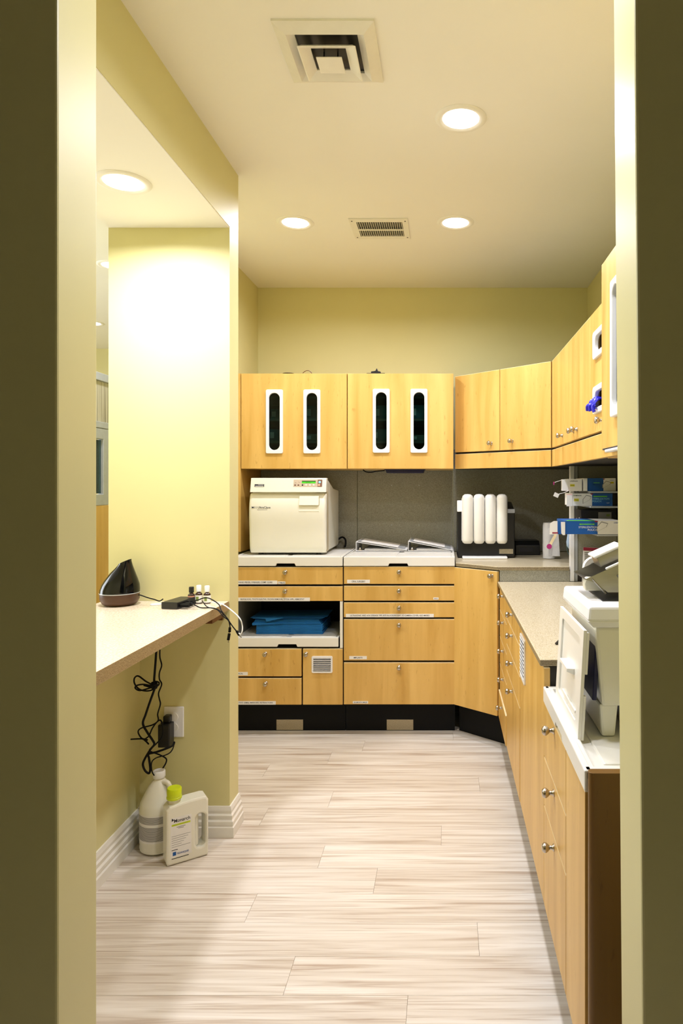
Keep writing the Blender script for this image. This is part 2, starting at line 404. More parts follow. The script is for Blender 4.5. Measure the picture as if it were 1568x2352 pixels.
# ================================================================== CEILING FIXTURES
LM = None
def can_light(x, y, z, label, r=.089, grp='recessed ceiling lights', k=1.0):
    t = thing('recessed_light', label, 'ceiling light', (x, y, z), 0, grp)
    MB().lathe([(.064, -.002), (.070, -.006), (r-.006, -.006), (r, -.001), (r, 0), (.064, 0)], 'ceil', None, 40).build('trim_ring', t)
    MB().lathe([(.0, -.003), (.0615, -.003), (.0615, -.0005), (0, -.0005)], 'lamp', None, 32, smooth=False).build('diffuser', t)
    l = bpy.data.lights.new('lamp_light', 'AREA'); l.shape = 'DISK'; l.size = .12; l.energy = LAMP*k; l.color = LAMP_COL; l.spread = R(162)
    o = bpy.data.objects.new('lamp_light', l); C.objects.link(o); o.parent = t; o.location = (0, 0, -.004)
can_light(.054, 2.311, CZ, 'round recessed light nearest the doorway, right of the square air diffuser')
can_light(-.72, 3.225, CZ, 'round recessed light left of the slatted ceiling grille')
can_light(.05, 3.225, CZ, 'round recessed light right of the slatted ceiling grille')
can_light(-1.072, 2.234, SZ, 'round recessed light in the low soffit over the cream shelf', k=1.35)
can_light(-1.905, 3.85, CZ, 'far recessed light seen through the hatch beside the pillar')
can_light(-2.75, 5.22, CZ, 'farthest tiny recessed light of the next room at the doorway edge')
can_light(-2.9, 2.6, CZ, 'recessed light of the next room hidden behind the doorway wall')
can_light(.054, 1.397, CZ, 'recessed light just inside the doorway, out of the picture above')
# square air diffuser
t = thing('air_diffuser', 'large square stepped white air diffuser on the ceiling', 'air vent', (-.333, 1.957, CZ))
mb = MB(); 
def frust(mb, s0, z0, s1, z1, mat, hole=None):
    vs = [(sx*s0, sy*s0, z0) for sx, sy in ((-1,-1),(1,-1),(1,1),(-1,1))]+[(sx*s1, sy*s1, z1) for sx, sy in ((-1,-1),(1,-1),(1,1),(-1,1))]
    mb.add(vs, [(i, (i+1) % 4, (i+1) % 4+4, i+4) for i in range(4)], mat)
frust(mb, .14, 0, .14, -.006, 'trim'); frust(mb, .14, -.006, .108, -.022, 'trim'); frust(mb, .108, -.022, .088, -.008, 'trim'); frust(mb, .088, -.008, .088, -.001, 'trim')
mb.build('outer_frame', t)
MB().box((-.088, -.088, -.0015), (.088, .088, -.0003), 'black').build('duct_dark_plate', t)  # black plate paints in the dark inside the duct
mb = MB(); frust(mb, .072, -.026, .082, -.036, 'trim'); frust(mb, .082, -.036, .079, -.037, 'trim'); frust(mb, .079, -.037, .050, -.022, 'trim'); frust(mb, .050, -.022, .050, -.018, 'trim'); frust(mb, .050, -.018, .072, -.026, 'trim')
mb.build('middle_ring', t)
mb = MB().box((-.037, -.037, -.040), (.037, .037, -.037), 'trim', .001)
for sx in (-1, 1): mb.box((sx*.02-.002, -.002, -.033), (sx*.02+.002, .002, -.001), 'black')
mb.build('centre_plate', t)
# return grille
t = thing('ceiling_grille', 'white rectangular ceiling grille with two rows of dark slots', 'air vent', (-.318, 3.3, CZ))
MB().outline([rect(-.14, -.128, .14, .128), rect(-.108, -.092, .112, .092)], .003, 'trim', Matrix.Translation((0, 0, -.003)), .001).build('frame', t)
MB().box((-.12, -.1, -.0012), (.12, .1, -.0003), 'black').build('duct_dark_plate', t)  # black plate stands for the darkness behind the slots
mb = MB()
for i in range(21):
    x = -.103+i*.0105
    mb.box((-.0011, -.09, -.0045), (.0011, .09, -.0035), 'trim', mx=Matrix.Translation((x, 0, -.001)) @ Matrix.Rotation(R(-8), 4, 'Y'))
o = mb.build('louvres', t)
MB().box((-.11, -.007, -.009), (.112, .007, -.005), 'trim', .001).build('cross_bar', t)
for sx in (-1, 1):
    for sy in (-1, 1): MB().lathe([(.004, -.007), (.004, -.006)], 'carcass', Matrix.Translation((sx*.127, sy*.105, 0)), 8, smooth=False).build('screw', t)

# ================================================================== KNOBS, FRONTS
def knob(parent, x, z, y=-.018, name='knob', s=1.0):
    mx = Matrix.Translation((x, y, z)) @ Matrix.Rotation(R(90), 4, 'X')
    return MB().lathe([(.0095*s, 0), (.0095*s, .002*s), (.0055*s, .006*s), (.005*s, .012*s), (.009*s, .016*s), (.0125*s, .021*s), (.0125*s, .026*s), (.0095*s, .0305*s), (.007*s, .0315*s), (0, .032*s)],
                      'nickel', mx, 20).build(name, parent)
def slab(parent, name, x0, z0, x1, z1, y=0, th=.018, mat='maple', g=.002):
    mb = MB().box((x0+g, y-th, z0+g), (x1-g, y, z1-g-.0012), mat, .0010, seg=1)
    mb.box((x0+g+.0005, y-th+.0004, z1-g-.0016), (x1-g-.0005, y-.0004, z1-g), 'edge')  # cream strip imitates light caught by the top edge
    return mb.build(name, parent)
def sticker(parent, x0, z0, x1, z1, body, y=-.018, tw=.86, th=.5, dx=0):
    mb = MB().box((x0, y-.0008, z0), (x1, y, z1), 'paper')
    mb.text(body, 'ink', front((x0+x1)/2+dx, y-.0008, (z0+z1)/2), (x1-x0)*tw, (z1-z0)*th, bold=True)
    return mb.build('label_sticker', parent)
KB = 418.5
def vent(parent, cx, cz, w, h, n, y=-.018):
    mb = MB().outline([rrect(w, h, .008), rrect(w-.018, h-.018, .002)], .003, 'white', front(cx, y-.003, cz), .001)
    step = (h-.018)/n
    for i in range(n): mb.box((-w/2+.008, -.0045, -.0012), (w/2-.008, .0045, .0012), 'white', mx=Matrix.Translation((cx, y-.0035, cz-h/2+.009+step*(i+.62))) @ Matrix.Rotation(R(-35), 4, 'X'))
    mb.box((cx-w/2+.006, y-.0006, cz-h/2+.006), (cx+w/2-.006, y-.0001, cz+h/2-.006), 'ink')
    return mb.build('vent_grille', parent)
def tray_mesh(w, d, top, th=.052, notch=.098, nc=None, groove=True, bev=.003):
    'moulded tray: front lip with finger notch, side rims, two shallow wells and a centre groove; front at y=-0.02'
    mb = MB(); nc = w/2 if nc is None else nc; z1 = top; z0 = top-th; h = notch/2
    mb.prism([(.0015, z0), (nc-h-.006, z0), (nc-h, z0+.014), (nc+h, z0+.014), (nc+h+.006, z0), (w-.0015, z0), (w-.0015, z1-.002), (.0015, z1-.002)], 'y', -.024, -.006, 'tray', .002)
    mb.box((.0015, -.008, z1-.012), (w-.0015, d, z1-.006), 'tray')
    mb.box((.0015, -.010, z1-.012), (.012, d, z1-.001), 'tray', .002); mb.box((w-.012, -.010, z1-.012), (w-.0015, d, z1-.001), 'tray', .002)
    if groove:
        mb.box((.02, .012, z1-.008), (nc-.014, d-.02, z1-.003), 'tray', .002); mb.box((nc+.014, .012, z1-.008), (w-.02, d-.02, z1-.003), 'tray', .002)
    return mb

DEP = .585
ZK = .171
# ---------------------------------------------------------------- back-left base unit
zb = lambda y: H-(y-VY)/KB
def lx(x, u): return (x-VX)/KB-u
UA = -1.165; UB = -.555
t = thing('base_cabinet', 'maple base cabinet under the steriliser, with an open bay of blue sheets', 'cabinet', (UA, 3.68, 0))
W = .607
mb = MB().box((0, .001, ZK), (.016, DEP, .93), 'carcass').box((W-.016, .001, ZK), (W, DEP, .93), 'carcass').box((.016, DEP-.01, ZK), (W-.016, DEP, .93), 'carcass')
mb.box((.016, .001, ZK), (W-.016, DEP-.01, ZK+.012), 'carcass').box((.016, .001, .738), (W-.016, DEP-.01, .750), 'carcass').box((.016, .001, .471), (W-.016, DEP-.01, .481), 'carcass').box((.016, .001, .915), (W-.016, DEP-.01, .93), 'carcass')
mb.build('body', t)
MB().box((.0165, .002, .483), (.019, .5, .736), 'inner').build('bay_lining', t)
MB().box((W-.019, .002, .483), (W-.0165, .5, .736), 'inner').build('bay_lining', t)
MB().box((W-.0165, -.017, .483), (W-.002, .0005, .738), 'trim').build('bay_edge_strip', t)
d = slab(t, 'drawer', 0, .8285, W, .9265); knob(d, lx(658, UA), .898)
sticker(d, .018, zb(1341), lx(638.5, UA), zb(1332.5), 'HAND PIECES, SYRINGES, COMP. GUNS', tw=.80, dx=-.004); sticker(d, lx(639.8, UA), zb(1340.5), lx(657, UA), zb(1334.5), '17 Matrix')
d = slab(t, 'drawer', 0, .738, W, .8215); knob(d, lx(658, UA), .796)
sticker(d, .018, zb(1379.5), lx(713, UA), zb(1371.3), 'BUR BLOCKS, TOOTH SLEUTHS, CROWN REMOVAL, DYCAL APPL, HEMOSTAT', tw=.85)
d = slab(t, 'drawer', 0, .326, .382, .480); knob(d, lx(612, UA), .452); sticker(d, .018, zb(1549), lx(571, UA), zb(1541.5), 'KCN.', tw=.35, dx=-.003)
d = slab(t, 'drawer', 0, .1715, .382, .3195); knob(d, lx(613, UA), .291); sticker(d, .006, zb(1616), lx(635, UA), zb(1608), 'ORTHO (SMB), MIRRORS, RETRACTORS', tw=.86)
d = slab(t, 'door', .386, .1715, W, .480); knob(d, lx(705, UA), .452); vent(d, lx(741, UA), zb(1524), .114, .092, 7)
tray_mesh(.607, .50, .983, nc=lx(658, UA)).build('top_tray', t)
tm = tray_mesh(.563, .45, .541, nc=lx(661, UA)-.02); o = tm.build('bay_tray', t); o.location = (.020, .006, 0)
def kick(t, x0, x1, y=.07, plate_x=None, screws=()):
    MB().box((x0, y, .001), (x1, y+.018, ZK-.001), 'kick').build('kick_board', t)
    if plate_x is not None: MB().box((plate_x, y-.0015, .004), (plate_x+.148, y-.0002, .062), 'plate').build('kick_plate', t)
    for s_ in screws: MB().lathe([(.0035, 0), (.002, .0015), (0, .002)], 'lgrey', front(s_, y, .153), 8).build('screw', t)
kick(t, 0, W, .07, (635-VX)/(F/3.75)-UA, (.06, .54))
# ---------------------------------------------------------------- back-right base unit
t = thing('base_cabinet', 'maple base cabinet of five full-width drawers under the two binders', 'cabinet', (UB, 3.68, 0)); W = .609
MB().box((0, .001, ZK), (W, DEP, .93), 'carcass').build('body', t)
rows = [(.831, .929, 1312), (.740, .824, 1355), (.649, .733, 1394), (.413, .642, 1433), (.173, .405, 1530)]
st = [[(798, 1338.5, 850, 1330.5, 'ORAL SURGERY', .6)], [(995, 1376, 1007, 1371, 'ENDO', .7)], [(795, 1416.3, 996, 1408.5, 'ULTRASONIC AND A/W SYRINGE TIPS, BITE BLOCKS/ISODRY, IO CAMERA COVER, N2O MASKS', .9)],
      [(803, 1512.3, 843, 1505, 'IMPLANTS', .5)], [(811, 1613.5, 846, 1608, 'SIX MONTH SMILES', .86)]]
for (a, b_, ky), ss in zip(rows, st):
    d = slab(t, 'drawer', 0, a, W, b_); knob(d, lx(917, UB), zb(ky))
    for x0, y0, x1, y1, s_, tw in ss: sticker(d, lx(x0, UB), zb(y0), lx(x1, UB), zb(y1), s_, tw=tw)
tray_mesh(W, .585, .983, nc=lx(915, UB)).build('top_tray', t)
kick(t, 0, W, .07, (888-VX)/(F/3.75)-UB, (.04, .56))

# ---------------------------------------------------------------- corner base cabinet (angled)
ang = math.atan2(3.49-3.68, .283-.057); LW = math.hypot(.226, .19)
t = thing('corner_base_cabinet', 'angled maple corner base cabinet with one tall door below the black machine', 'cabinet', (.057, 3.68, 0), ang)
rot = Matrix.Rotation(-ang, 4, 'Z')
def loc2(X, Y): v = rot @ Vector((X-.057, Y-3.68, 0)); return (v.x, v.y)
poly = [loc2(.060, 3.684), loc2(.284, 3.496), loc2(.9, 3.496), loc2(.9, 4.26), loc2(.060, 4.26)]
MB().prism(poly, 'z', ZK, .928, 'carcass').build('body', t)
slab(t, 'door', .002, .172, LW-.001, .926); knob(bpy.data.objects['door.001'] if False else t.children[-1], LW-.035, .90)
MB().box((-.03, .07, .001), (LW+.02, .088, ZK-.001), 'kick').build('kick_board', t)
# corner counter
mb = MB().prism([(.057, 3.665), (.272, 3.485), (.645, 3.485), (.645, 3.52), (.894, 3.52), (.894, 4.274), (.057, 4.274)], 'z', .930, .9485, 'quartz', .002)
mb.prism([(.058, 3.6645), (.273, 3.4845), (.645, 3.4845), (.645, 3.484), (.2715, 3.484), (.057, 3.6635)], 'z', .932, .9462, 'quartz_edge')
mb.box((.284, 3.488, .8715), (.6475, 3.496, .930), 'splash')
tag(mb.build('corner_counter'), 'raised stone corner worktop carrying the black machine and film roll', 'countertop')

# ---------------------------------------------------------------- right base run
XF = .283
t = thing('drawer_cabinet', 'long maple cabinet under the lower stone counter, two drawer stacks and a door', 'cabinet', (XF+.018, 3.488, 0), R(-90))
L = 3.488-1.93
MB().box((0, .001, ZK), (L, .59, .85), 'carcass').build('body', t)
zf = lambda z: 3.488-z
for i, (a, b_, kz) in enumerate([(.73, .85, .832), (.592, .73, .703), (.451, .592, .565), (.314, .451, .427), (.1715, .314, .290)]):
    yo = -.006 if i == 4 else 0
    d = slab(t, 'drawer', .001, a, zf(3.078), b_, y=yo); knob(d, zf(3.26), kz, y=-.018+yo)
for a, b_, kz in [(.765, .85, .829), (.649, .765, .741), (.53, .649, .625), (.1715, .53, .508)]:
    d = slab(t, 'drawer', zf(3.078), a, zf(2.534), b_, y=-.0015); knob(d, zf(2.81), kz)
d = slab(t, 'door', zf(2.534), .1715, L+.008, .85); vent(d, zf(2.425), .745, .13, .16, 10)
kick(t, .0, L)
mb = MB().prism([(XF-.010, 1.925), (.893, 1.925), (.893, 3.484), (XF-.010, 3.484)], 'z', .852, .871, 'quartz', .002)
mb.box((XF-.0105, 1.926, .8535), (XF-.0098, 3.483, .869), 'quartz_edge').box((XF-.009, 1.9242, .8535), (.892, 1.925, .869), 'quartz_edge')
tag(mb.build('stone_counter'), 'long lower stone worktop along the right wall', 'countertop')
# ---------------------------------------------------------------- near base unit with tray
YN0, YN1 = 1.345, 1.922
t = thing('base_cabinet', 'nearest maple base cabinet with a white tray top, beside the right doorway edge', 'cabinet', (XF+.018, YN1, 0), R(-90))
W = YN1-YN0-.012
MB().box((0, .001, ZK), (W, .59, .745), 'carcass').build('body', t)
zf = lambda z: YN1-z
for a, b_, kz in [(.597, .752, .734), (.457, .597, .572), (.1715, .457, .430)]:
    d = slab(t, 'drawer', 0, a, zf(1.573), b_); knob(d, zf(1.742), kz)
slab(t, 'door', zf(1.573), .1715, W, .752)
mb = MB(); zt = .796; x1_ = W+.0042
mb.prism([(0, .752), (.20, .752), (.206, .764), (.30, .764), (.306, .752), (x1_, .752), (x1_, zt), (0, zt)], 'y', -.020, -.004, 'tray', .003)
mb.box((0, -.01, .760), (x1_, .585, .785), 'tray', .003)
mb.box((0, -.018, .775), (.022, .58, zt), 'tray', .004).box((x1_-.022, -.018, .775), (x1_, .58, zt), 'tray', .004).box((0, .56, .775), (x1_, .585, zt), 'tray', .004).box((.001, -.018, .775), (x1_-.001, .006, zt-.0005), 'tray', .004)
mb.box((.05, .03, .78), (x1_-.05, .54, .789), 'tray', .004)
mb.build('top_tray', t)
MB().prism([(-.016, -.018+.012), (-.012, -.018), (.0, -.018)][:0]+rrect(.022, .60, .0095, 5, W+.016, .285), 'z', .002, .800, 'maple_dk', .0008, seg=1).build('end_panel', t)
kick(t, .0, W)
MB().box((.06, .0, .80), (.062, .001, .80), 'carcass') if False else None
o = tag(MB().box((.335, 1.9135, .797), (.60, 1.9155, .850), 'steel', .0005).build('metal_infill'), 'small upright metal infill plate under the near end of the stone counter', 'metal plate')

# ================================================================== UPPER CABINETS
KU = F/3.84
def window_door(t, x0, x1, z0, z1, wins, name='door'):
    'maple door with real openings, white bezels and smoked panes; wins: (xc, zc)'
    loops = [rect(x0+.0015, z0+.0015, x1-.0015, z1-.0015)]
    for xc, zc in wins: loops.append(rrect(.070, .335, .03, 6, xc, zc))
    d = MB().outline(loops, .009, 'maple', front(0, -.009, 0), .0008).build(name, t)
    for xc, zc in wins:
        mb = MB().outline([rrect(.097, .366, .009, 4, xc, zc), rrect(.062, .326, .0305, 9, xc, zc)], .008, 'white', front(0, -.022, 0), .003)
        mb.build('window_bezel', d)
        MB().outline([rrect(.066, .33, .032, 6, xc, zc)], .001, 'glass', front(0, -.014, 0)).build('window_pane', d)
    return d
def upper_unit(loc, rz, W, z0, z1, D, wins, label, contents=()):
    t = thing('wall_cabinet', label, 'cabinet', loc, rz)
    mb = MB().box((0, .001, z0), (.016, D, z1), 'maple').box((W-.016, .001, z0), (W, D, z1), 'maple').box((.016, D-.008, z0), (W-.016, D, z1), 'carcass')
    mb.box((.016, .001, z0), (W-.016, D-.008, z0+.016), 'maple').box((.016, .001, z1-.016), (W-.016, D-.008, z1), 'maple')
    mb.build('body', t)
    mb = MB()
    for zz in (z0+.15, z0+.28, z0+.41): mb.box((.017, .03, zz), (W-.017, D-.01, zz+.012), 'inner')
    mb.build('shelf', t)
    window_door(t, 0, W, z0, z1, wins)
    return t
zc = lambda y: H+(VY-y)/KU
u1x = (553-VX)/KU; u2x = (797.5-VX)/KU
g1 = [((630.5-VX)/KU-u1x, zc(968.5)), ((716.5-VX)/KU-u1x, zc(968.5))]
g2 = [((875.5-VX)/KU-u2x, zc(967)), ((962-VX)/KU-u2x, zc(967))]
upper_unit((u1x, 3.84+.018, 0), 0, u2x-u1x-.002, 1.466, 2.0135, .41, g1, 'maple wall cabinet with two oval windows above the steriliser')
upper_unit((u2x, 3.84+.018, 0), 0, .607, 1.466, 2.0135, .41, g2, 'maple wall cabinet with two oval windows above the binders')
def packs(X, names, labels):
    for zc_, w_, h_, mt, lb, yy in labels:
        mb = MB().box((-w_/2, 0, 0), (w_/2, .09, h_), mt, .003); mb.box((-w_/2+.006, -.0006, h_*.25), (-w_/2+.03, 0, h_*.75), 'paper')
        mb.box((-w_/2-.0006, .01, h_*.5), (-w_/2, .05, h_*.6), 'paper')
        o = tag(mb.build('instrument_pack'), lb, 'pack'); o.location = (X, yy, zc_)
packs(-.975, None, [(1.483, .09, .075, 'pouch', 'teal instrument pack at the foot of the first oval window', 3.90), (1.63, .11, .07, 'pouch', 'dim teal pack on the lowest shelf behind the first oval window', 3.92), (1.76, .1, .06, 'pouch', 'dim teal pack on the middle shelf behind the first oval window', 3.94)])
packs(-.76, None, [(1.63, .10, .04, 'inner', 'pale pack on the lowest shelf behind the second oval window', 3.90), (1.76, .12, .08, 'pouch', 'dim pack on the middle shelf behind the second oval window', 3.94)])
packs(-.365, None, [(1.63, .12, .07, 'pouch', 'dim pack on the lowest shelf behind the third oval window', 3.92), (1.76, .10, .08, 'pouch', 'dim pack on the middle shelf behind the third oval window', 3.93), (1.892, .1, .05, 'pouch', 'dim pack on the top shelf behind the third oval window', 3.93)])
packs(-.150, None, [(1.483, .10, .045, 'inner', 'pale pack at the foot of the fourth oval window', 3.90), (1.63, .09, .035, 'inner', 'pale pack on the lowest shelf behind the fourth oval window', 3.90), (1.76, .10, .08, 'pouch', 'teal pack on the middle shelf behind the fourth oval window', 3.91)])
o = MB().box((-1.190, 3.845, .99), (-1.1725, 4.27, 2.0135), 'maple', .001).build('side_panel'); tag(o, 'tall thin maple side panel beside the steriliser, next to the pillar edge', 'panel')

# diagonal corner wall cabinet
DA = (.056+.004, 3.945-.004)
t = thing('corner_wall_cabinet', 'diagonal maple corner wall cabinet with two knobbed doors', 'cabinet', (.056, 3.945, 0), R(-45))
DL = .694; rot = Matrix.Rotation(R(45), 4, 'Z')
def l3(X, Y): v = rot @ Vector((X-.056, Y-3.945, 0)); return (v.x, v.y)
MB().prism([l3(.069, 3.958), l3(.563, 3.464), l3(.90, 3.464), l3(.90, 4.27), l3(.069, 4.27)], 'z', 1.474, 2.012, 'carcass').build('body', t)
d = slab(t, 'door', .001, 1.563, DL/2, 2.0135, y=.018); knob(d, .285, 1.607, y=0)
d = slab(t, 'door', DL/2, 1.563, DL-.001, 2.0135, y=.018); knob(d, .435, 1.612, y=0)
slab(t, 'valance', .001, 1.466, DL-.001, 1.556, y=.018)
# right run wall cabinets
t = thing('wall_cabinet', 'run of maple wall cabinets along the right wall, holding two glove openings', 'cabinet', (.55+.018, 3.455, 0), R(-90))
zf = lambda z: 3.455-z; L = 3.455-1.965
MB().box((.004, .001, 1.474), (L, .33, 2.012), 'carcass').build('body', t)
for a, b_, kn in [(3.455, 3.10, 3.14), (3.10, 2.83, 2.868), (2.83, 2.54, 2.79)]:
    d = slab(t, 'door', zf(a), 1.563, zf(b_), 2.0135); knob(d, zf(kn), 1.605)
loops = [rect(zf(2.54)+.0015, 1.5645, L-.0015, 2.012)]
wn = [(zf(2.33), 1.880), (zf(2.33), 1.680)]
for xc, zc_ in wn: loops.append(rrect(.23, .075, .02, 5, xc, zc_))
d = MB().outline(loops, .009, 'maple', front(0, -.009, 0), .0008).build('door', t)
for xc, zc_ in wn:
    MB().outline([rrect(.268, .10, .016, 5, xc, zc_), rrect(.20, .058, .027, 7, xc, zc_)], .008, 'white', front(0, -.02, 0), .003).build('dispenser_bezel', d)
    MB().box((xc-.11, -.004, zc_-.035), (xc+.11, -.001, zc_+.035), 'black').build('dispenser_recess', d)
knob(d, zf(2.335), 1.598)
slab(t, 'valance', .001, 1.466, L, 1.556)
# near wall unit
t = thing('wall_cabinet', 'nearest maple wall cabinet at the right doorway edge, with a long white oval bezel', 'cabinet', (.455+.018, 1.953, 0), R(-90))
W = .607
mb = MB().box((0, .001, 1.45), (.016, .43, 2.0135), 'maple').box((W-.016, .001, 1.45), (W, .43, 2.0135), 'maple').box((.016, .42, 1.45), (W-.016, .43, 2.0135), 'carcass').box((.016, .001, 1.45), (W-.016, .42, 1.466), 'maple').box((.016, .001, 1.998), (W-.016, .42, 2.0135), 'maple').box((.016, .38, 1.466), (W-.016, .40, 1.998), 'black')
mb.build('body', t)
window_door(t, 0, W, 1.45, 2.0135, [(.1935, 1.7365), (.4085, 1.7365)])
mb = MB().box((.12, -.038, 1.461), (.55, -.019, 1.469), 'white', .003).box((.03, -.022, 1.472), (.56, -.0185, 1.476), 'ink')
mb.build('pull_ledge', t)

# ================================================================== STERILISER
t = thing('steriliser', 'cream tabletop steriliser with a bowed front door and green display', 'sterilizer', (-1.1, 3.745, .9805))
KA = F/3.75
ax = lambda x: (x-570)/KA; az = lambda y: (1276-y)/KA
mb = MB()   # shell: side profile (y, z)
mb.prism([(.045, .016), (.47, .016), (.485, .03), (.485, .36), (.30, .372), (.12, .42), (.05, .42)], 'x', .012, .428, 'cream', .006)
mb.build('shell', t)
mb = MB().prism([(.035, .018), (.10, .018), (.085, .40), (.045, .42)], 'x', .428, .4325, 'cream_dk', .001)
mb.build('side_cheek', t)
# door: bowed profile
pr = []
for i in range(17):
    z = .010+i*(.352-.010)/16; u = i/16
    bow = .030*(1-(2*u-1)**4)+.006*math.sin(u*math.pi*2.2+2.6)*(1-u)*1.4
    pr.append((.030-bow, z))
pr[0] = (.032, .012)
mb = MB(); W = .4325
vs = []; fs = []; nx = 14
xs = [0, .004, .010, .02]+[.02+(W-.04)*i/6 for i in range(1, 6)]+[W-.02, W-.010, W-.004, W]
for j, (y, z) in enumerate(pr):
    for x in xs:
        e_ = min(x, W-x); r_ = .02
        dy = (r_-math.sqrt(max(0, r_*r_-(r_-min(e_, r_))**2)))
        zz = z
        if j == len(pr)-1: zz = z+.010*min(1, e_/.05)**.5-.010   # top seam drops at the corners
        vs.append((x, y+dy, zz))
n = len(xs)
for j in range(len(pr)-1):
    for i in range(n-1): fs.append((j*n+i, j*n+i+1, (j+1)*n+i+1, (j+1)*n+i))
o0 = len(vs)
for j, (y, z) in enumerate(pr):
    for x in (0, W): vs.append((x, .044, vs[j*n][2]))
for j in range(len(pr)-1):
    fs.append((j*n, (j+1)*n, o0+2*(j+1), o0+2*j)); fs.append((j*n+n-1, o0+2*j+1, o0+2*(j+1)+1, (j+1)*n+n-1))
J = len(pr)-1
fs.append([J*n+i for i in range(n)]+[o0+2*J+1, o0+2*J]); fs.append([i for i in range(n)][::-1]+[o0, o0+1])
mb.add(vs, fs, 'cream', smooth=True)
door = mb.build('door', t)
yf = lambda z: [p_ for p_ in pr if p_[1] >= z-.001][0][0]
hx0, hx1 = ax(687), ax(732); y_h = yf(.27)
mb = MB().prism([(y_h-.012, az(1161)), (y_h+.004, az(1140)), (y_h+.012, az(1140)), (y_h+.012, az(1161))], 'x', hx0, hx1, 'cream', .001)
mb.box((hx1, y_h-.003, az(1161)), (hx1+.003, y_h+.001, az(1140)), 'cream_dk')
mb.box((hx0, y_h-.0012, az(1172.5)), (hx1, y_h+.01, az(1161.2)), 'cream_dk').box((hx0-.002, y_h-.006, az(1176)), (hx1+.002, y_h+.01, az(1173)), 'cream', .001)
mb.build('door_handle', door)
mb = MB(); mb.text('M11 UltraClave', 'ink', front(ax(600), yf(.26)-.0022, az(1166)), .104, .0115, bold=True)
mb.box((ax(591), yf(.26)-.0012, az(1172)), (ax(614), yf(.26)-.0004, az(1171)), 'grey'); mb.build('door_lettering', door)
# head
mb = MB(); hp = [(.000, .362), (.022, .4325), (.05, .4325), (.05, .345), (.0, .345)]
mb.prism([(-.002, .352), (.020, .4325), (.06, .4325), (.06, .352)], 'x', .010, .4345, 'cream', .003)
head = mb.build('control_head', t)
tilt = math.atan2(.022, .0805)
hm = lambda x, z: Matrix.Translation((x, -.002+.022*(z-.352)/.0805-.0003, z)) @ Matrix.Rotation(R(90)-tilt, 4, 'X')
zc0 = az(1110.5); mb = MB()
def hb(x0, y0, x1, y1, mat, lift): mb.add([(ax(x0)-ax(704), -(y1-1110.5)/KA, lift), (ax(x1)-ax(704), -(y1-1110.5)/KA, lift), (ax(x1)-ax(704), -(y0-1110.5)/KA, lift), (ax(x0)-ax(704), -(y0-1110.5)/KA, lift)], [(0, 1, 2, 3)], mat, hm(ax(704), zc0))
hb(673, 1102, 739, 1119, 'taupe', .0006); hb(728.5, 1102, 739, 1119, 'brown', .0009); hb(692, 1104.8, 724, 1107.5, 'dkgreen', .0009); hb(692, 1107, 724, 1111, 'led', .0010)
mb.text('READY', 'dkgreen', hm(ax(708), az(1109)), .03, .005, thick=.0014)
for x_, y_, m_, r_ in [(678, 1108, 'taupe', 1.6), (686, 1107, 'taupe', 2), (677, 1115, 'brown', 2), (684.5, 1115, 'brown', 2), (694, 1115, 'ink', 2), (702, 1115, 'paper', 2), (711, 1115, 'paper', 2), (719.5, 1115, 'paper', 2), (733, 1108, 'cyan', 3), (731.8, 1115, 'peach', 2.8)]:
    mb.lathe([(r_/KA, .0012), (r_/KA*.7, .0022), (0, .0024)], m_, hm(ax(704), zc0) @ Matrix.Translation((ax(x_)-ax(704), -(y_-1110.5)/KA, 0)), 10)
mb.build('keypad', head)
mb = MB(); hb(584, 1113, 606, 1119, 'ink', .001); hb(585.5, 1116.8, 604.5, 1118, 'paper', .0013); hb(592, 1114, 604, 1114.6, 'paper', .0013); mb.build('badge', head)
for x in (.05, .38):
    for y in (.08, .42): MB().lathe([(.014, 0), (.014, .014), (.012, .017)], 'black', Matrix.Translation((x, y, 0)), 14).build('foot', t)
MB().tube([(.425, .484, .05), (.45, .49, .064), (.472, .475, .05), (.476, .455, .02), (.474, .445, .009)], .006, 'cable').build('power_cord', t)

# ================================================================== BINDERS
def binder(loc, w, h, label, flip=1):
    t = thing('ring_binder', label, 'binder', loc, 0, 'ring binders on the tray')
    D = .27
    mb = MB().box((0, 0, 0), (w, D, .0025), 'white').box((0, 0, 0), (.0025, D, h), 'white')
    a = math.atan2(h-.006, w)
    mb.box((0, 0, 0), (w/math.cos(a), D, .003), 'white', mx=Matrix.Translation((0, 0, h)) @ Matrix.Rotation(a, 4, 'Y'))
    mb.build('cover', t)
    mb = MB()
    for i in range(5): mb.box((.05, .012-.002*i, .004+i*.0018), (w-.015-.003*i, D-.01, .0052+i*.0018), 'paper')
    mb.build('pages', t)
    mb = MB().box((.012, .01, .003), (.035, D-.01, .006), 'nickel').lathe([(.007, 0), (.008, .006), (.005, .014), (0, .017)], 'nickel', Matrix.Translation((.023, .012, .006)), 14)
    mb.build('ring_mechanism', t)
    mb = MB()
    mb.box((0, .01, 0), (w*.93, D-.02, .002), 'lgrey', mx=Matrix.Translation((.01, 0, h+.004)) @ Matrix.Rotation(a, 4, 'Y'))
    mb.box((.02, .0, 0), (w*.8, D-.05, .0012), 'paper', mx=Matrix.Translation((.01, 0, h+.0065)) @ Matrix.Rotation(a, 4, 'Y'))
    mb.build('loose_sheets', t)
KN = F/3.95
binder(((817-VX)/KN, 3.95, .983), .30, .054, 'white ring binder lying flat, the left one of the two on the tray')
binder(((937-VX)/KN, 3.95, .983), .262, .057, 'white ring binder lying flat, the right one by the black machine')
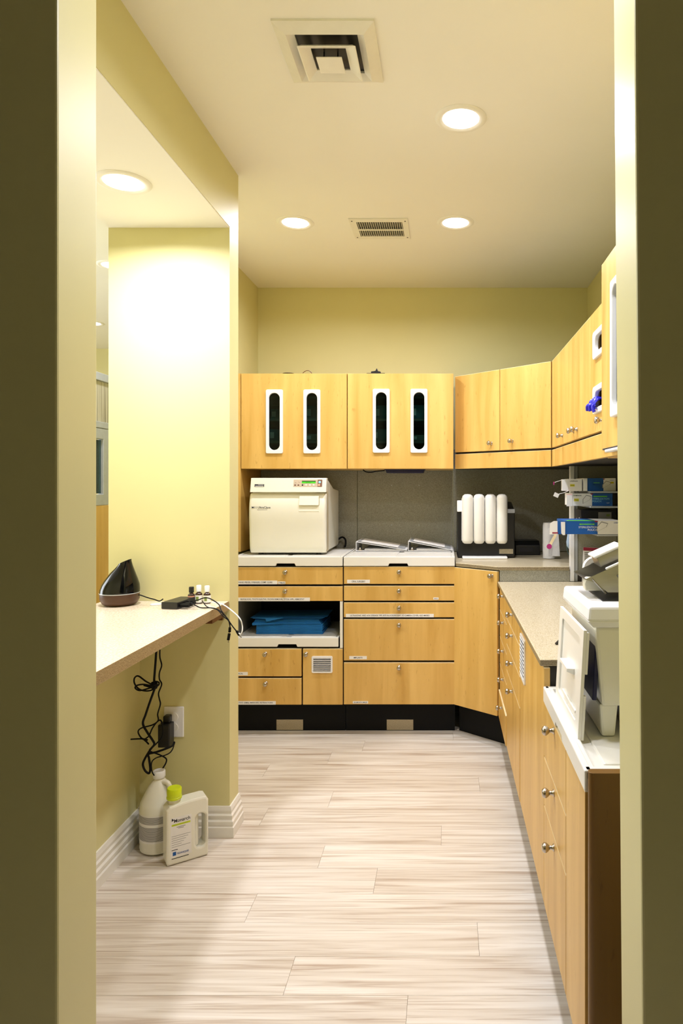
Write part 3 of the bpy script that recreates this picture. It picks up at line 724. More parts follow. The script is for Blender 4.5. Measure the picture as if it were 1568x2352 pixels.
# under-cabinet lamp and cable
t = thing('under_cabinet_fixture', 'dark blue fixture bar mounted under the cabinet above the binders', 'fixture', (-.352+.115, 3.99, 1.466))
MB().prism([(-.115, 0), (.115, 0), (.108, -.022), (-.108, -.022)], 'y', -.05, .05, 'navy', .003).build('housing', t)
MB().box((-.12, -.055, -.004), (.12, .055, -.0003), 'navy').build('mount_plate', t)
o = MB().tube([(-.49, 4.0, 1.464), (-.47, 4.0, 1.452), (-.44, 4.0, 1.450), (-.41, 4.0, 1.456), (-.36, 4.0, 1.460)], .0035, 'cable').build('fixture_cord'); tag(o, 'short black cord looping under the cabinet above the left binder', 'cord')
# things on top of the wall cabinets
o = MB().lathe([(.03, 0), (.035, .012), (.028, .022), (0, .026)], 'black', Matrix.Translation((-.93, 3.98, 2.014)), 16, sx=1.2).build('black_puck'); tag(o, 'low black puck on top of the left wall cabinet', 'puck')
o = MB().tube([P(695, 857, 3.95)+Vector((0, 0, -.0)), P(702, 852, 3.95), P(710, 852, 3.95), P(716, 857.5, 3.95)], .002, 'bracket').build('wire_loop'); tag(o, 'thin brown wire arching on top of the left wall cabinet', 'wire')
mb = MB().box((-.055, -.04, 0), (.055, .04, .018), 'black', .004).prism([(-.03, .018), (.03, .018), (.026, .03), (.012, .032), (.004, .05), (-.004, .034), (-.03, .03)], 'y', -.02, .02, 'black', .002)
o = mb.build('black_gadget'); o.location = ((864-VX)/(F/3.98), 3.98, 2.0145); tag(o, 'small black gadget with a pointed tip on top of the right oval-window cabinet', 'gadget')

# ================================================================== BLUE SHEETS IN THE BAY
def bsheet(name, boxm, label, grp='blue sterilisation sheets in the bay'):
    mb = MB(); boxm(mb); o = mb.build(name); return tag(o, label, 'wrap sheets', grp)
kz = F/3.76; bx = lambda x: (x-VX)/kz; bz = lambda y: H-(y-VY)/kz
zbase = .5385
def main(mb):
    for i in range(8): mb.box((bx(589)+random.uniform(-.002, .002), 3.755+random.uniform(-.002, .002), zbase+i*.0072), (bx(741)+random.uniform(-.004, .003), 4.02, zbase+(i+1)*.0072-.0003), 'bluepaper', .0012, seg=1)
bsheet('blue_sheet_stack', main, 'thick squared stack of blue sheets resting on the bay tray')
def mid(mb):
    for i in range(4): mb.box((bx(582+i), 3.75+i*.004, zbase+.0585+i*.0052), (bx(738-i*2), 4.0, zbase+.0635+i*.0052), 'bluepaper', .001, seg=1)
    a = zbase+.058
    mb.add([(bx(581), 3.742, a-.006), (bx(600), 3.742, a-.004), (bx(650), 3.742, a+.0045), (bx(581), 3.742, a+.006), (bx(581), 3.76, a+.007), (bx(650), 3.76, a+.0065)], [(0, 1, 2, 3), (3, 2, 5, 4)], 'bluepaper')
bsheet('blue_sheet_pile', mid, 'looser folded blue sheets on top of the squared stack')
def top(mb):
    a = zbase+.0815
    for i in range(3): mb.box((bx(586)-i*.012, 3.765-i*.006, a+i*.005), (bx(735)+i*.012, 3.98, a+.0016+i*.005), 'bluepaper', mx=Matrix.Translation((0, 0, 0)))
    mb.add([(bx(576), 3.745, a+.012), (bx(752), 3.75, a+.016), (bx(750), 3.97, a+.016), (bx(582), 3.97, a+.013)], [(0, 1, 2, 3)], 'bluepaper')
    mb.add([(bx(576), 3.7445, a+.012), (bx(612), 3.744, a+.006), (bx(660), 3.745, a+.0145)], [(0, 1, 2)], 'bluepaper')
    mb.add([(bx(611), 3.742, a+.010), (bx(614), 3.738, a-.009), (bx(655), 3.742, a+.013), (bx(655), 3.75, a+.016)], [(0, 1, 2, 3)], 'bluepaper')
bsheet('blue_top_sheets', top, 'topmost ruffled blue sheets with one corner folded down')

# ================================================================== CORNER COUNTER OBJECTS
K9 = F/3.9; cx = lambda x: (x-VX)/K9
t = thing('maintenance_machine', 'black countertop machine with four white vertical tubes on its front', 'machine', (.071, 3.9, .9485))
mb = MB().prism([(0, .004), (.24, .004), (.24, .322), (.19, .322), (.0, .277)], 'x', 0, .334, 'black', .005); mb.build('body', t)
for i in range(4):
    x = cx(1073+i*26)-.071
    MB().lathe([(.0, 0), (.020, .001), (.029, .008), (.032, .022), (.032, .262), (.029, .275), (.018, .284), (0, .286)], 'tray', Matrix.Translation((x, -.035, .087)), 24).build('tube', t)
MB().box((.024, -.02, .10), (.29, .0, .35), 'white', .006).build('tube_holder', t)
MB().box((.26, -.002, .262), (.334, .015, .285), 'lgrey', .002).build('top_trim', t)
MB().box((-.002, -.018, .27), (.03, .03, .335), 'white', .004).build('side_bracket', t)
MB().box((cx(1146)-.071, -.002, .025), (cx(1178)-.071, .0, .053), 'plate', .0005).build('name_plate', t)
MB().box((cx(1061)-.071, -.06, .0005), (cx(1163)-.071, .002, .014), 'white', .004).build('drip_tray', t)
# roll of plastic film
t = thing('film_roll', 'upright roll of clear plastic bags on the corner worktop', 'plastic roll', (.600, 3.87, .9485))
MB().lathe([(.030, .0005), (.036, .004), (.038, .05), (.037, .19), (.034, .208), (.012, .21), (.012, .19)], 'film', None, 28).build('roll', t)
vs = []; fs = []
for j in range(6):
    for i in range(9):
        u = i/8; v = j/5; vs.append((-.01+.055*u+.01*v*u, -.039-.004*math.sin(u*6+v*3), .01+.17*(1-v*.95)))
for j in range(5):
    for i in range(8): fs.append((j*9+i, j*9+i+1, (j+1)*9+i+1, (j+1)*9+i))
MB().add(vs, fs, 'film', smooth=True).build('loose_bag', t)
t = thing('black_control_box', 'low black box at the back of the corner worktop', 'box', (.50, 4.06, .9485))
MB().prism([(0, 0), (.16, 0), (.16, .085), (.04, .085), (0, .06)], 'x', -.075, .075, 'black', .004).build('housing', t)
MB().box((-.05, -.004, .02), (.03, .0, .045), 'ink', .001).build('socket_plate', t)

# ---------------------------------------------------------------- partition board with shelves
t = thing('shelf_rack', 'grey board with a white edge post and narrow ledges, dividing the counters', 'rack', (.65, 3.50, .8715))
MB().box((.027, 0, 0), (.243, .016, .60), 'splash', .001).build('board', t)
MB().box((0, -.012, .0005), (.022, .018, .60), 'white', .0015).build('edge_post', t)
MB().box((.024, -.006, .0005), (.040, -.0005, .60), 'lgrey', .001).build('inner_rail', t)
for zz, dd in ((1.3436, .30), (1.272, .30), (1.148, .44)):
    MB().box((.045, -dd, zz-.8715-.0085), (.243, -.0005, zz-.8715-.0005), 'lgrey', .001).build('ledge', t)
# pouch boxes
def pouch_box(loc, w, h, d, zones, label, extra=None, name='pouch_box'):
    t = thing(name, label, 'box', loc, 0, 'sterilisation pouch boxes')
    mb = MB()
    for x0, x1, m_ in zones: mb.box((x0, 0, 0), (x1, d, h), m_)
    if extra: extra(mb)
    mb.build('carton', t); return t
q = lambda x, dd: (x-VX)/F*dd
def art(mb, x, z, w, h, s=1):   # the drawn pouch
    for k_, m_ in ((1, 'grey'), (.86, 'paper')):
        mb.add([(x-w/2*k_, -.0006*(2-k_), z-h*.30*k_), (x+w*.32*k_, -.0006*(2-k_), z+h*.05*k_), (x+w/2*k_*.9, -.0006*(2-k_), z+h*.30*k_), (x-w*.1*k_, -.0006*(2-k_), z+h*.42*k_), (x-w/2*k_, -.0006*(2-k_), z+h*.05*k_)], [(0, 1, 2, 3, 4)], m_)
D1 = 3.26; Z1 = 1.3440
def e1(mb):
    mb.text('UNIPACK', 'ink', front(.038*.7+.0, -.0004, .048), .038, .006, bold=True); mb.box((.008, -.0006, .022), (.03, 0, .033), 'yellow'); mb.box((.010, -.0009, .0265), (.028, -.0005, .029), 'leaf')
X1 = q(1305, D1)
t = pouch_box((X1, D1, Z1), q(1338, D1)-X1, .058, .2, [(0, q(1336, D1)-X1, 'paper')], 'small white pouch box with a yellow sticker and open flaps, top ledge', e1)
mb = MB().box((-.031, .0, .001), (-.0005, .002, .056), 'white').box((-.0015, .002, .0), (0, .06, .058), 'paper'); mb.build('end_flap', t)
mb = MB().tube([(0, .03, .057), (-.03, .03, .052), (-.062, .03, .042)], .001, 'paper', 5).box((-.068, .028, .03), (-.064, .034, .045), 'pink'); mb.build('top_flap', t)
mb = MB().tube([(0, 0, .001), (-.02, 0, -.008), (-.052, 0, -.016)], .0012, 'paper', 5).box((-.012, -.002, -.012), (.012, .0, .008), 'paper', mx=Matrix.Translation((-.058, .0, -.018)) @ Matrix.Rotation(R(25), 4, 'Y')); mb.build('bottom_flap', t)
X2 = q(1339, D1)
def e2(mb):
    mb.text('STERILIZATION', 'bluebox', front(.062, -.0004, .03), .04, .004); mb.box((.05, -.0006, .038), (.08, 0, .0405), 'green'); art(mb, .115, .028, .045, .05)
    mb.text('UNIPACK', 'bluebox', front(.138, -.0004, .052), .02, .004); mb.box((.132, -.0006, .036), (.148, 0, .045), 'yellow'); mb.add([(.094, -.0006, .060), (.106, -.0006, .060), (.100, -.0006, .054)], [(0, 1, 2)], 'red')
    mb.box((.0, -.004, .001), (.019, -.0005, .060), 'paper')
pouch_box((X2, D1, Z1), .16, .062, .18, [(0, .02, 'paper'), (.02, .098, 'bluebox'), (.098, .158, 'paper')], 'navy and white pouch box at the right end of the top ledge', e2)
D2 = 3.24; Z2 = 1.2724; X3 = q(1314, D2)
def e3(mb):
    mb.text('UNIPACK', 'ink', front(.025, -.0004, .050), .040, .006, bold=True); mb.box((.008, -.0006, .022), (.031, 0, .035), 'yellow'); mb.box((.010, -.0009, .027), (.029, -.0005, .030), 'leaf'); art(mb, .072, .028, .045, .06)
    mb.box((.096, -.0004, .0), (.194, .0, .0595), 'bluebox'); mb.text('STERILIZATION', 'cyan', front(.138, -.0006, .034), .080, .008); mb.text('POUCH', 'cyan', front(.118, -.0006, .022), .042, .008)
    mb.box((.101, -.0008, .043), (.168, -.0004, .048), 'green'); mb.text('CLASP', 'paper', front(.172, -.0006, .014), .014, .004); mb.add([(.084, -.0008, .0595), (.102, -.0008, .0595), (.094, -.0008, .053)], [(0, 1, 2)], 'red')
t = pouch_box((X3, D2, Z2), .194, .0598, .2, [(0, .095, 'paper'), (.095, .194, 'bluebox')], 'long white and blue pouch box on the middle ledge', e3)
MB().box((-.028, -.002, -.002), (-.001, 0, .052), 'paper').box((-.026, -.001, .0525), (.0, .02, .054), 'pink').build('end_flap', t)
t = pouch_box((q(1336, 3.30)+.0, 3.32, 1.1485), .17, .1, .17, [(0, .168, 'ink')], 'shaded dark pouch box standing behind the long blue box', lambda mb: (mb.box((.085, -.0006, .03), (.15, 0, .09), 'grey'), mb.box((.125, -.0009, .07), (.142, -.0005, .08), 'leaf')))  # carton coloured near-black for the shadow it stands in
mb = MB().prism([(0, 0), (.014, 0), (.016, .05), (.008, .062), (.002, .055)], 'y', -.004, 0, 'paper').prism([(.002, 0), (.016, .0), (.006, .014)], 'y', -.0045, -.0041, 'bluebox').tube([(.02, -.002, 0), (.023, -.002, .03), (.02, -.002, .065)], .0015, 'paper', 5)
mb.build('open_flap', t).location = (-.030, 0, 0)
D4 = 3.06; X4 = q(1297, D4); Z4 = 1.1486
def e4(mb):
    mb.text('STERILIZATION', 'paper', front(.105, -.0006, .032), .085, .0085); mb.text('POUCH', 'paper', front(.126, -.0006, .0195), .044, .0085)
    mb.box((.066, -.0006, .043), (.134, 0, .048), 'green'); mb.text('Self-Sealing', 'bluebox', front(.1, -.0008, .0455), .05, .0035)
    art(mb, .172, .030, .055, .066); mb.text('UNIPACK', 'bluebox', front(.238, -.0006, .052), .03, .007); mb.add([(.133, -.0008, .0605), (.152, -.0008, .0605), (.147, -.0008, .0545), (.139, -.0008, .0545)], [(0, 1, 2, 3)], 'red')
    mb.add([(.012, -.0002, .0606), (.14, -.0002, .0606), (.14, .05, .0612), (.012, .05, .0612)], [(0, 1, 2, 3)], 'green'); mb.prism([(.012, .0605), (.14, .0605), (.10, .0640), (.02, .0635)], 'y', .002, .01, 'green')
t = pouch_box((X4, D4, Z4), .26, .0605, .22, [(0, .149, 'bluebox'), (.149, .26, 'paper')], 'long blue pouch box jutting out nearest on the lowest ledge', e4)
mb = MB().prism([(-.070, -.001), (-.034, -.001), (-.034, .060), (-.050, .060), (-.068, .050)], 'y', .0, .0015, 'paper').box((-.034, 0, .0), (-.019, .0015, .060), 'bluebox').prism([(-.019, .056), (0, .056), (0, -.004), (-.010, -.004), (-.017, .004)], 'y', -.0045, -.001, 'paper').box((-.058, -.001, .003), (-.032, .0, .009), 'red')
mb.box((-.019, 0, .0), (.0, .0015, .060), 'bluebox')
mb.build('end_flap', t)
mb = MB().box((-.006, -.002, -.052), (.006, 0, 0), 'edge', mx=Matrix.Translation((-.042, .001, -.001)) @ Matrix.Rotation(R(28), 4, 'Y')).lathe([(0, 0), (.012, 0), (.012, .002), (0, .002)], 'pink', front(-.072, -.001, -.056), 14, smooth=False)
mb.build('hanging_tab', t)
# pale blue pouch hanging by the post
mb = MB(); a = P(1302, 1228, 3.45); b_ = P(1307, 1226, 3.45)
mb.prism([(q(1303, 3.47), 1.12), (q(1308.5, 3.47)-.004, 1.12), (q(1308.5, 3.47)-.004, 1.04), (q(1301, 3.47), 1.058), (q(1301, 3.47)-.002, 1.08)], 'y', 3.468, 3.471, 'paleblue', .0008)
mb.tube([(q(1301, 3.47), 3.47, 1.058), (q(1302, 3.47), 3.47, 1.035), (q(1306.5, 3.47), 3.47, 1.01)], .0012, 'pouch', 5)
o = mb.build('hanging_pouch'); tag(o, 'pale blue paper pouch hanging down beside the white edge post', 'pouch')
# leaflet and tape roll
t = thing('leaflet', 'printed leaflet with a dark red header leaning on the grey board', 'leaflet', (q(1336, 3.47), 3.47, .8715))
mxl = Matrix.Rotation(R(-2), 4, 'X')
mb = MB().prism([(0, 0), (.10, 0), (.105, .175), (.008, .18)], 'y', 0, .0015, 'paper', mx=mxl)
mb.prism([(.008, .162), (.104, .158), (.105, .174), (.008, .1795)], 'y', -.0008, 0, 'red', mx=mxl)
for i in range(6): mb.box((.014, -.0008, .150-i*.009), (.07-.006*(i % 3), 0, .153-i*.009), 'ink', mx=mxl)
mb.box((.006, -.0008, .03), (.09, 0, .095), 'grey', mx=mxl); mb.build('sheet', t)


# ================================================================== BLUE GLOVE
t = thing('blue_glove', 'crumpled cobalt glove hanging out of the lower dispenser opening', 'glove', (.55, 2.40, 1.672)); t.scale = (.62, .62, .62)
def blob(pts, r, wd):
    mb = MB(); vs = []; fs = []
    return mb
mb = MB()
G = [[(.02, .03, .02), (-.012, .03, .012), (-.03, .04, -.01), (-.036, .045, -.04)], [(.02, 0, .02), (-.018, -.005, .022), (-.036, 0, -.004), (-.034, .005, -.035)],
     [(.02, -.03, .015), (-.015, -.03, .0), (-.026, -.035, -.03), (-.020, -.04, -.052)], [(.02, .055, .01), (-.020, .065, .018), (-.035, .07, 0), (-.04, .062, -.026)]]
import itertools
rws = 14
order = [3, 0, 1, 2]
cols = [G[i] for i in order]
def cr(p, t):
    n = len(p)-1; s_ = t*n; i = min(int(s_), n-1); u = s_-i
    p0, p1, p2, p3 = p[max(i-1, 0)], p[i], p[i+1], p[min(i+2, n)]
    return [.5*(2*b1+(c1-a1)*u+(2*a1-5*b1+4*c1-d1)*u*u+(3*b1-a1-3*c1+d1)*u**3) for a1, b1, c1, d1 in zip(p0, p1, p2, p3)]
vs = []; fs = []; N = 13; Mr = 9
for j in range(Mr):
    row = [cr(c_, j/(Mr-1)) for c_ in cols]
    for i in range(N):
        v = cr(row, i/(N-1)); wv = .007*math.sin(i*2.1+j*.9)*(j/(Mr-1)+.3); vs.append((v[0]+wv, v[1], v[2]+.006*math.cos(i*1.7)))
for j in range(Mr-1):
    for i in range(N-1): fs.append((j*N+i, j*N+i+1, (j+1)*N+i+1, (j+1)*N+i))
mb.add(vs, fs, 'glove', smooth=True); o = mb.build('palm', t)
sm = o.modifiers.new('thick', 'SOLIDIFY'); sm.thickness = .003
for s_, e_, nm in (((-.03, .05, -.01), (-.05, .075, -.045), 1), ((-.03, .015, -.012), (-.045, .02, -.055), 2), ((-.026, -.02, -.02), (-.034, -.03, -.065), 3)):
    a, b_ = Vector(s_), Vector(e_); m_ = (a+b_)/2+Vector((-.012, 0, .008))
    MB().tube([a, m_, b_], .010, 'glove', 8).build('finger', t)

# ================================================================== WHITE PROCESSOR ON NEAR TRAY
PZ = .7895
t = thing('processor', 'white tapered countertop appliance standing on the nearest tray', 'appliance', (.318, 1.50, PZ))
def frustum(mb, x0, x1, y0, y1, z0, X0, X1, Y0_, Y1_, z1, mat, bev=.006):
    vs = [(x0,y0,z0),(x1,y0,z0),(x1,y1,z0),(x0,y1,z0),(X0,Y0_,z1),(X1,Y0_,z1),(X1,Y1_,z1),(X0,Y1_,z1)]
    mb.hull8(vs, [(0,3,2,1),(4,5,6,7),(0,1,5,4),(1,2,6,5),(2,3,7,6),(3,0,4,7)], mat, bev)
mb = MB(); frustum(mb, .040, .30, .035, .30, .075, .020, .33, .012, .31, .262, 'cream', .008)
mb.build('body', t)
mb = MB(); frustum(mb, .044, .075, .05, .28, .0005, .036, .080, .04, .29, .08, 'cream', .006); mb.box((.11, .05, .0005), (.28, .28, .08), 'black', .004); mb.build('base', t)
mb = MB(); frustum(mb, .014, .34, .004, .315, .262, .0, .34, -.002, .32, .278, 'white', .003)
frustum(mb, .0, .34, -.002, .32, .276, .004, .34, .0, .318, .310, 'white', .006); mb.build('hood', t)
MB().box((.05, .07, .3095), (.30, .27, .3125), 'black', .001).build('hood_slot', t)
MB().box((.014, .035, .09), (.024, .30, .245), 'navy', .002, mx=Matrix.Rotation(R(3), 4, 'Y')).build('blue_liner', t)
MB().tube([(.096, .012, .20), (.092, .018, .115)], .0035, 'steel').build('highlight_rod', t)  # rod added to imitate a bright streak of highlight
# lid panel leaning
t = thing('leaning_lid', 'white recessed lid panel with a ledge grip, leaning on the white appliance', 'lid', (.300, 1.52, .7895))
mx = Matrix.Rotation(R(3.2), 4, 'Y') @ Matrix.Translation((0, .0, .003))
side = Matrix.Rotation(R(90), 4, 'Z') @ Matrix.Rotation(R(90), 4, 'X')     # 2-D x -> +y, 2-D y -> z, facing +x
mb = MB().outline([rect(0, 0, .31, .25), rrect(.235, .195, .012, 5, .155, .128)], .004, 'tray', mx @ Matrix.Translation((.004, 0, 0)) @ side, .001)
mb.box((.0050, .03, .025), (.0078, .28, .235), 'tray', mx=mx)
mb.build('panel', t)
MB().prism([(-.014, .128), (-.014, .136), (.006, .136), (.006, .120)], 'y', .10, .20, 'tray', .001, mx=mx).build('grip', t)
MB().box((.0, .05, .045), (.005, .22, .052), 'tray', .0015, mx=mx).build('rib', t)
MB().box((.008, -.0, .0), (.014, .015, .10), 'tray', .001, mx=mx).box((.008, -.0, .15), (.014, .015, .245), 'tray', .001, mx=mx).build('edge_lip', t)
# steel cassette tilted in the hood
t = thing('steel_cassette', 'tilted stainless steel box with white rims rising from the white appliance', 'steel box', (.345, 1.60, 1.1025))
tm_ = Matrix.Translation((-.012, 0, .044)) @ Matrix.Rotation(R(-24), 4, 'Y')
mb = MB()
vs = [(.035, 0, -.030), (.26, 0, -.060), (.26, .14, -.060), (.035, .14, -.030), (0, 0, 0), (.26, 0, 0), (.26, .14, 0), (0, .14, 0)]
mb.add(vs, [(0,1,2,3),(0,4,5,1),(1,5,6,2),(2,6,7,3),(3,7,4,0)], 'steel', tm_)
mb.build('box_shell', t)
MB().box((.056, -.003, .0), (.26, .006, .005), 'white', .002, mx=tm_).build('rim', t)
MB().box((.052, .03, .005), (.125, .10, .030), 'steel', .001, mx=tm_).build('upper_box', t)
MB().box((.046, .024, .030), (.122, .10, .037), 'white', .003, mx=tm_).build('upper_rim', t)
mb = MB(); mb.tube([(.006, .0, .045), (.038, .0, .010)], .0022, 'steel', 6, 1)
mb.add([(.0, .008, .045), (.10, .008, .085), (.16, .008, .012), (.045, .008, .012)], [(0, 1, 2, 3)], 'steel'); mb.add([(.0, .0095, .045), (.10, .0095, .085), (.16, .0095, .012), (.045, .0095, .012)], [(3, 2, 1, 0)], 'steel')
mb.tube([(.07, .0, .058), (.105, .0, .012)], .008, 'steel', 10, 1)
mb.build('support_leg', t)
MB().prism([(-.004, .012), (.080, .0115), (.055, .040), (.0, .044), (-.006, .03)], 'y', .03, .06, 'cream', .004).build('chute', t)
MB().lathe([(.018, 0), (.030, 0), (.032, .003), (.032, .014), (.030, .017), (.018, .017), (.018, 0)], 'tray', Matrix.Translation((.052, .19, .048)) @ Matrix.Rotation(R(90), 4, 'X'), 32).build('round_hub', t)
MB().box((.044, .165, .001), (.060, .19, .022), 'steel', .001).build('hub_stand', t)
o = MB().prism([(q(1275, 2.1), 0), (q(1284, 2.1), .012), (q(1284, 2.1), -.0)], 'y', 2.1, 2.115, 'black', .001).build('black_clip'); o.location = (.0, .0, .873); tag(o, 'small black clip on the stone counter beside the leaning lid', 'clip')

# ================================================================== LEFT SHELF
SHZ = .918
mb = MB().box((XL-.143, Y1+.002, SHZ-.036), (-.848, YP-.002, SHZ), 'shelf', .0015)
mb.box((-.8485, Y1+.003, SHZ-.0345), (-.8472, YP-.003, SHZ-.0008), 'shelf_edge')
tag(mb.build('pass_through_shelf'), 'cream laminate shelf running through the hatch on the left', 'shelf')
mb = MB().box((-.93, 2.50, .855), (-.868, 2.626, .880), 'bracket', .001).box((-.93, 2.612, .845), (-.868, 2.627, .8551), 'bracket', .001)
tag(mb.build('shelf_bracket'), 'small dark wood bracket under the far end of the cream shelf', 'bracket')
# aroma diffuser
t = thing('aroma_diffuser', 'glossy black teardrop aroma diffuser with a walnut base', 'diffuser', (-1.236, 2.548, SHZ))
MB().lathe([(.0, .001), (.052, .001), (.062, .008), (.069, .022), (.0705, .045)], 'diffwood', None, 40).build('wood_base', t)
MB().lathe([(.0708, .045), (.0712, .0465), (.0708, .048)], 'lgrey', None, 40).build('trim_band', t)
mb = MB(); vs = []; fs = []; ns = 40
prf = [(.0705, .048), (.0700, .060), (.066, .078), (.057, .098), (.044, .122), (.031, .144), (.024, .158), (.0225, .164)]
for r_, z_ in prf:
    u = (z_-.048)/.116
    for i in range(ns):
        a_ = 2*math.pi*i/ns; rr = r_*(1-.10*u*0)
        xx = rr*math.cos(a_)+.020*u**1.3; zz = z_+(.010*math.cos(a_)*max(0, u-.6)/.4)
        vs.append((xx, rr*math.sin(a_), zz))
for j in range(len(prf)-1):
    for i in range(ns): fs.append((j*ns+i, j*ns+(i+1) % ns, (j+1)*ns+(i+1) % ns, (j+1)*ns+i))
J = (len(prf)-1)*ns; cen = len(vs)
for i in range(ns): v = vs[J+i]; vs.append(((v[0]-.02)*.75+.02, v[1]*.75, (v[2]-.164)*.75+.160))
for i in range(ns): fs.append((J+i, J+(i+1) % ns, cen+(i+1) % ns, cen+i))
fs.append([cen+i for i in range(ns)])
mb.add(vs, fs, 'gloss', smooth=True); mb.build('top_shell', t)
o = t
# essential oil bottles
def oil(x, lab_m, cap_m, hh, label, stripe):
    t = thing('oil_bottle', label, 'bottle', (x, 2.575, SHZ), 0, 'small oil bottles on the cream shelf')
    MB().lathe([(0, .0005), (.0125, .0005), (.0135, .003), (.0135, hh*.50), (.011, hh*.58), (.006, hh*.62), (.006, hh*.70)], 'amber', None, 20).build('glass_body', t)
    MB().lathe([(.0093, hh*.66), (.0093, hh*.97), (.008, hh), (0, hh)], cap_m, None, 18).build('cap', t)
    mb = MB().lathe([(.0137, hh*.07), (.0137, hh*.47)], lab_m, None, 20)
    mb.box((-.006, -.01395, hh*.16), (.004, -.0136, hh*.4), stripe); mb.build('label', t)
oil((439.5-VX)/F*2.575, 'peach', 'black', .064, 'small amber bottle with a black cap and peach label', 'ink')
oil((456.5-VX)/F*2.575, 'paper', 'white', .070, 'middle small bottle, white cap, tallest of the three', 'leaf')
oil((475.5-VX)/F*2.575, 'paper', 'white', .068, 'rightmost small bottle with a white cap and green-printed label', 'leaf')
o = MB().lathe([(0, .0003), (.021, .0003), (.022, .002), (.019, .0035), (0, .0035)], 'white', Matrix.Translation(((356-VX)/F*2.54, 2.55, SHZ)), 28).build('white_disc'); tag(o, 'thin white disc lying beside the black adapter', 'disc')
# adapter box
t = thing('usb_hub', 'flat black adapter box with cables plugged in, on the cream shelf', 'adapter', ((371-VX)/F*2.46, 2.455, SHZ))
MB().box((0, 0, .0005), (.064, .13, .026), 'black', .003, mx=Matrix.Rotation(R(-9), 4, 'Z')).build('housing', t)
for i in range(3): MB().box((.066, .012+i*.028, .006), (.098-.004*i, .030+i*.028, .018), 'cable', .002, mx=Matrix.Rotation(R(-9), 4, 'Z')).build('plug', t)
def cable(pts, r, mat, name, label, cat='cable'):
    return tag(MB().tube([P(*p) for p in pts], r, mat, 7, 6).build(name), label, cat)
cable([(318, 1366.5, 2.53), (323, 1367, 2.525), (340, 1373, 2.53), (355, 1377, 2.54), (366, 1380.5, 2.56), (374, 1376, 2.55)], .0022, 'cable', 'power_cable', 'thin black cable from the aroma diffuser to the adapter box')
cable([(437, 1384, 2.46), (450, 1391, 2.45), (462, 1396, 2.45), (488, 1396.5, 2.44), (503, 1402, 2.42), (520, 1418, 2.40), (527, 1430, 2.40), (528, 1442, 2.40)], .0021, 'cable', 'charging_cable', 'black cable sagging over the shelf end to a straight plug')
tag(MB().tube([P(528, 1441, 2.40), P(527, 1452, 2.40)], .0048, 'cable', 10, 1).tube([P(526.5, 1455, 2.40), P(524, 1470, 2.40)], .005, 'cable', 10, 1).tube([P(527, 1451, 2.40), P(524, 1476, 2.40)], .0016, 'steel', 6, 1).build('barrel_plug'), 'black two-part barrel plug hanging off the shelf end', 'plug')
cable([(437, 1381, 2.50), (455, 1378, 2.49), (468, 1373.5, 2.49), (482, 1375, 2.46), (502, 1388, 2.43), (508, 1402, 2.40), (522, 1421, 2.39), (535, 1440, 2.38), (545, 1452, 2.38)], .0021, 'cable', 'charging_cable', 'black cable arching highest over the shelf end to an angled plug')
tag(MB().tube([P(543, 1449, 2.38), P(549, 1459, 2.38)], .0045, 'cable', 10, 1).tube([P(548, 1458, 2.38), P(555, 1464, 2.38)], .0026, 'steel', 8, 1).build('angled_plug'), 'black plug with a metal tip at the end of the white cable', 'plug')
cable([(464, 1380, 2.50), (476, 1394, 2.46), (498, 1400, 2.44), (512, 1415, 2.41), (524, 1425, 2.40), (527.5, 1436, 2.405)], .0018, 'cable', 'thin_cable', 'thinnest black cable crossing the other two at the shelf corner')
cable([(485, 1383, 2.55), (510, 1388, 2.47), (530, 1401, 2.41), (550, 1420, 2.38), (556, 1436, 2.38), (556, 1450, 2.375), (552, 1457, 2.375), (548, 1454, 2.375)], .0022, 'white', 'white_cable', 'white cable looping off the far end of the cream shelf')

# ---------------------------------------------------------------- cables under the shelf
D = 2.52
cable([(359, 1490, D), (357, 1520, D), (355, 1545, D), (354, 1565, D), (357, 1575, D), (352, 1590, D), (342, 1618, D), (334, 1642, D), (328, 1662, D), (338, 1682, D), (350, 1700, D), (354, 1710, D), (345, 1722, D), (333, 1742, D), (328, 1756, D), (333, 1770, D), (342, 1776, D), (345, 1765, D), (342, 1742, D), (341, 1732, D), (360, 1727, D), (385, 1718, D), (397, 1712, D+.03), (400, 1705, D+.05)], .0042, 'cable', 'hanging_cable', 'thicker black cord dangling under the cream shelf to the adapter plug')
cable([(367, 1492, D+.03), (367, 1510, D+.03), (371, 1528, D+.03), (366, 1545, D+.03), (366, 1560, D+.03), (371, 1572, D+.03), (364, 1592, D+.03), (366, 1606, D+.03), (368, 1618, D+.03), (362, 1640, D+.03), (363, 1655, D+.03), (350, 1665, D+.03), (325, 1672, D+.02), (317, 1681, D+.01), (325, 1695, D), (339, 1700, D), (330, 1697, D), (300, 1698, D), (325, 1697, D), (334, 1702, D), (341, 1709, D), (334, 1698, D+.01), (342, 1690, D+.02), (350, 1672, D+.02), (362, 1657, D+.02), (370, 1656, D+.02), (374, 1680, D+.02), (370, 1695, D+.02), (355, 1712, D+.02), (343, 1724, D+.01), (365, 1733, D+.01), (381, 1742, D+.01), (381, 1752, D+.01), (374, 1764, D+.01)], .0027, 'cable', 'tangled_cable', 'thinner black cord tangled in loops against the wall under the shelf')
mb = MB()
mb.tube([P(x, y, D-.012) for x, y in [(352, 1574), (335, 1565), (318, 1553), (309, 1557), (309, 1570), (320, 1583), (337, 1587), (352, 1583), (360, 1570), (350, 1575), (328, 1572), (313, 1575), (311, 1581), (322, 1586), (345, 1580), (362, 1575), (365, 1568), (356, 1566), (350, 1578), (330, 1574)]], .0030, 'cable', 7, 6)
mb.lathe([(0, -.016), (.012, -.012), (.017, 0), (.012, .012), (0, .016)], 'cable', Matrix.Translation(P(354, 1574, D-.006)), 14, sx=.9, sy=.45)
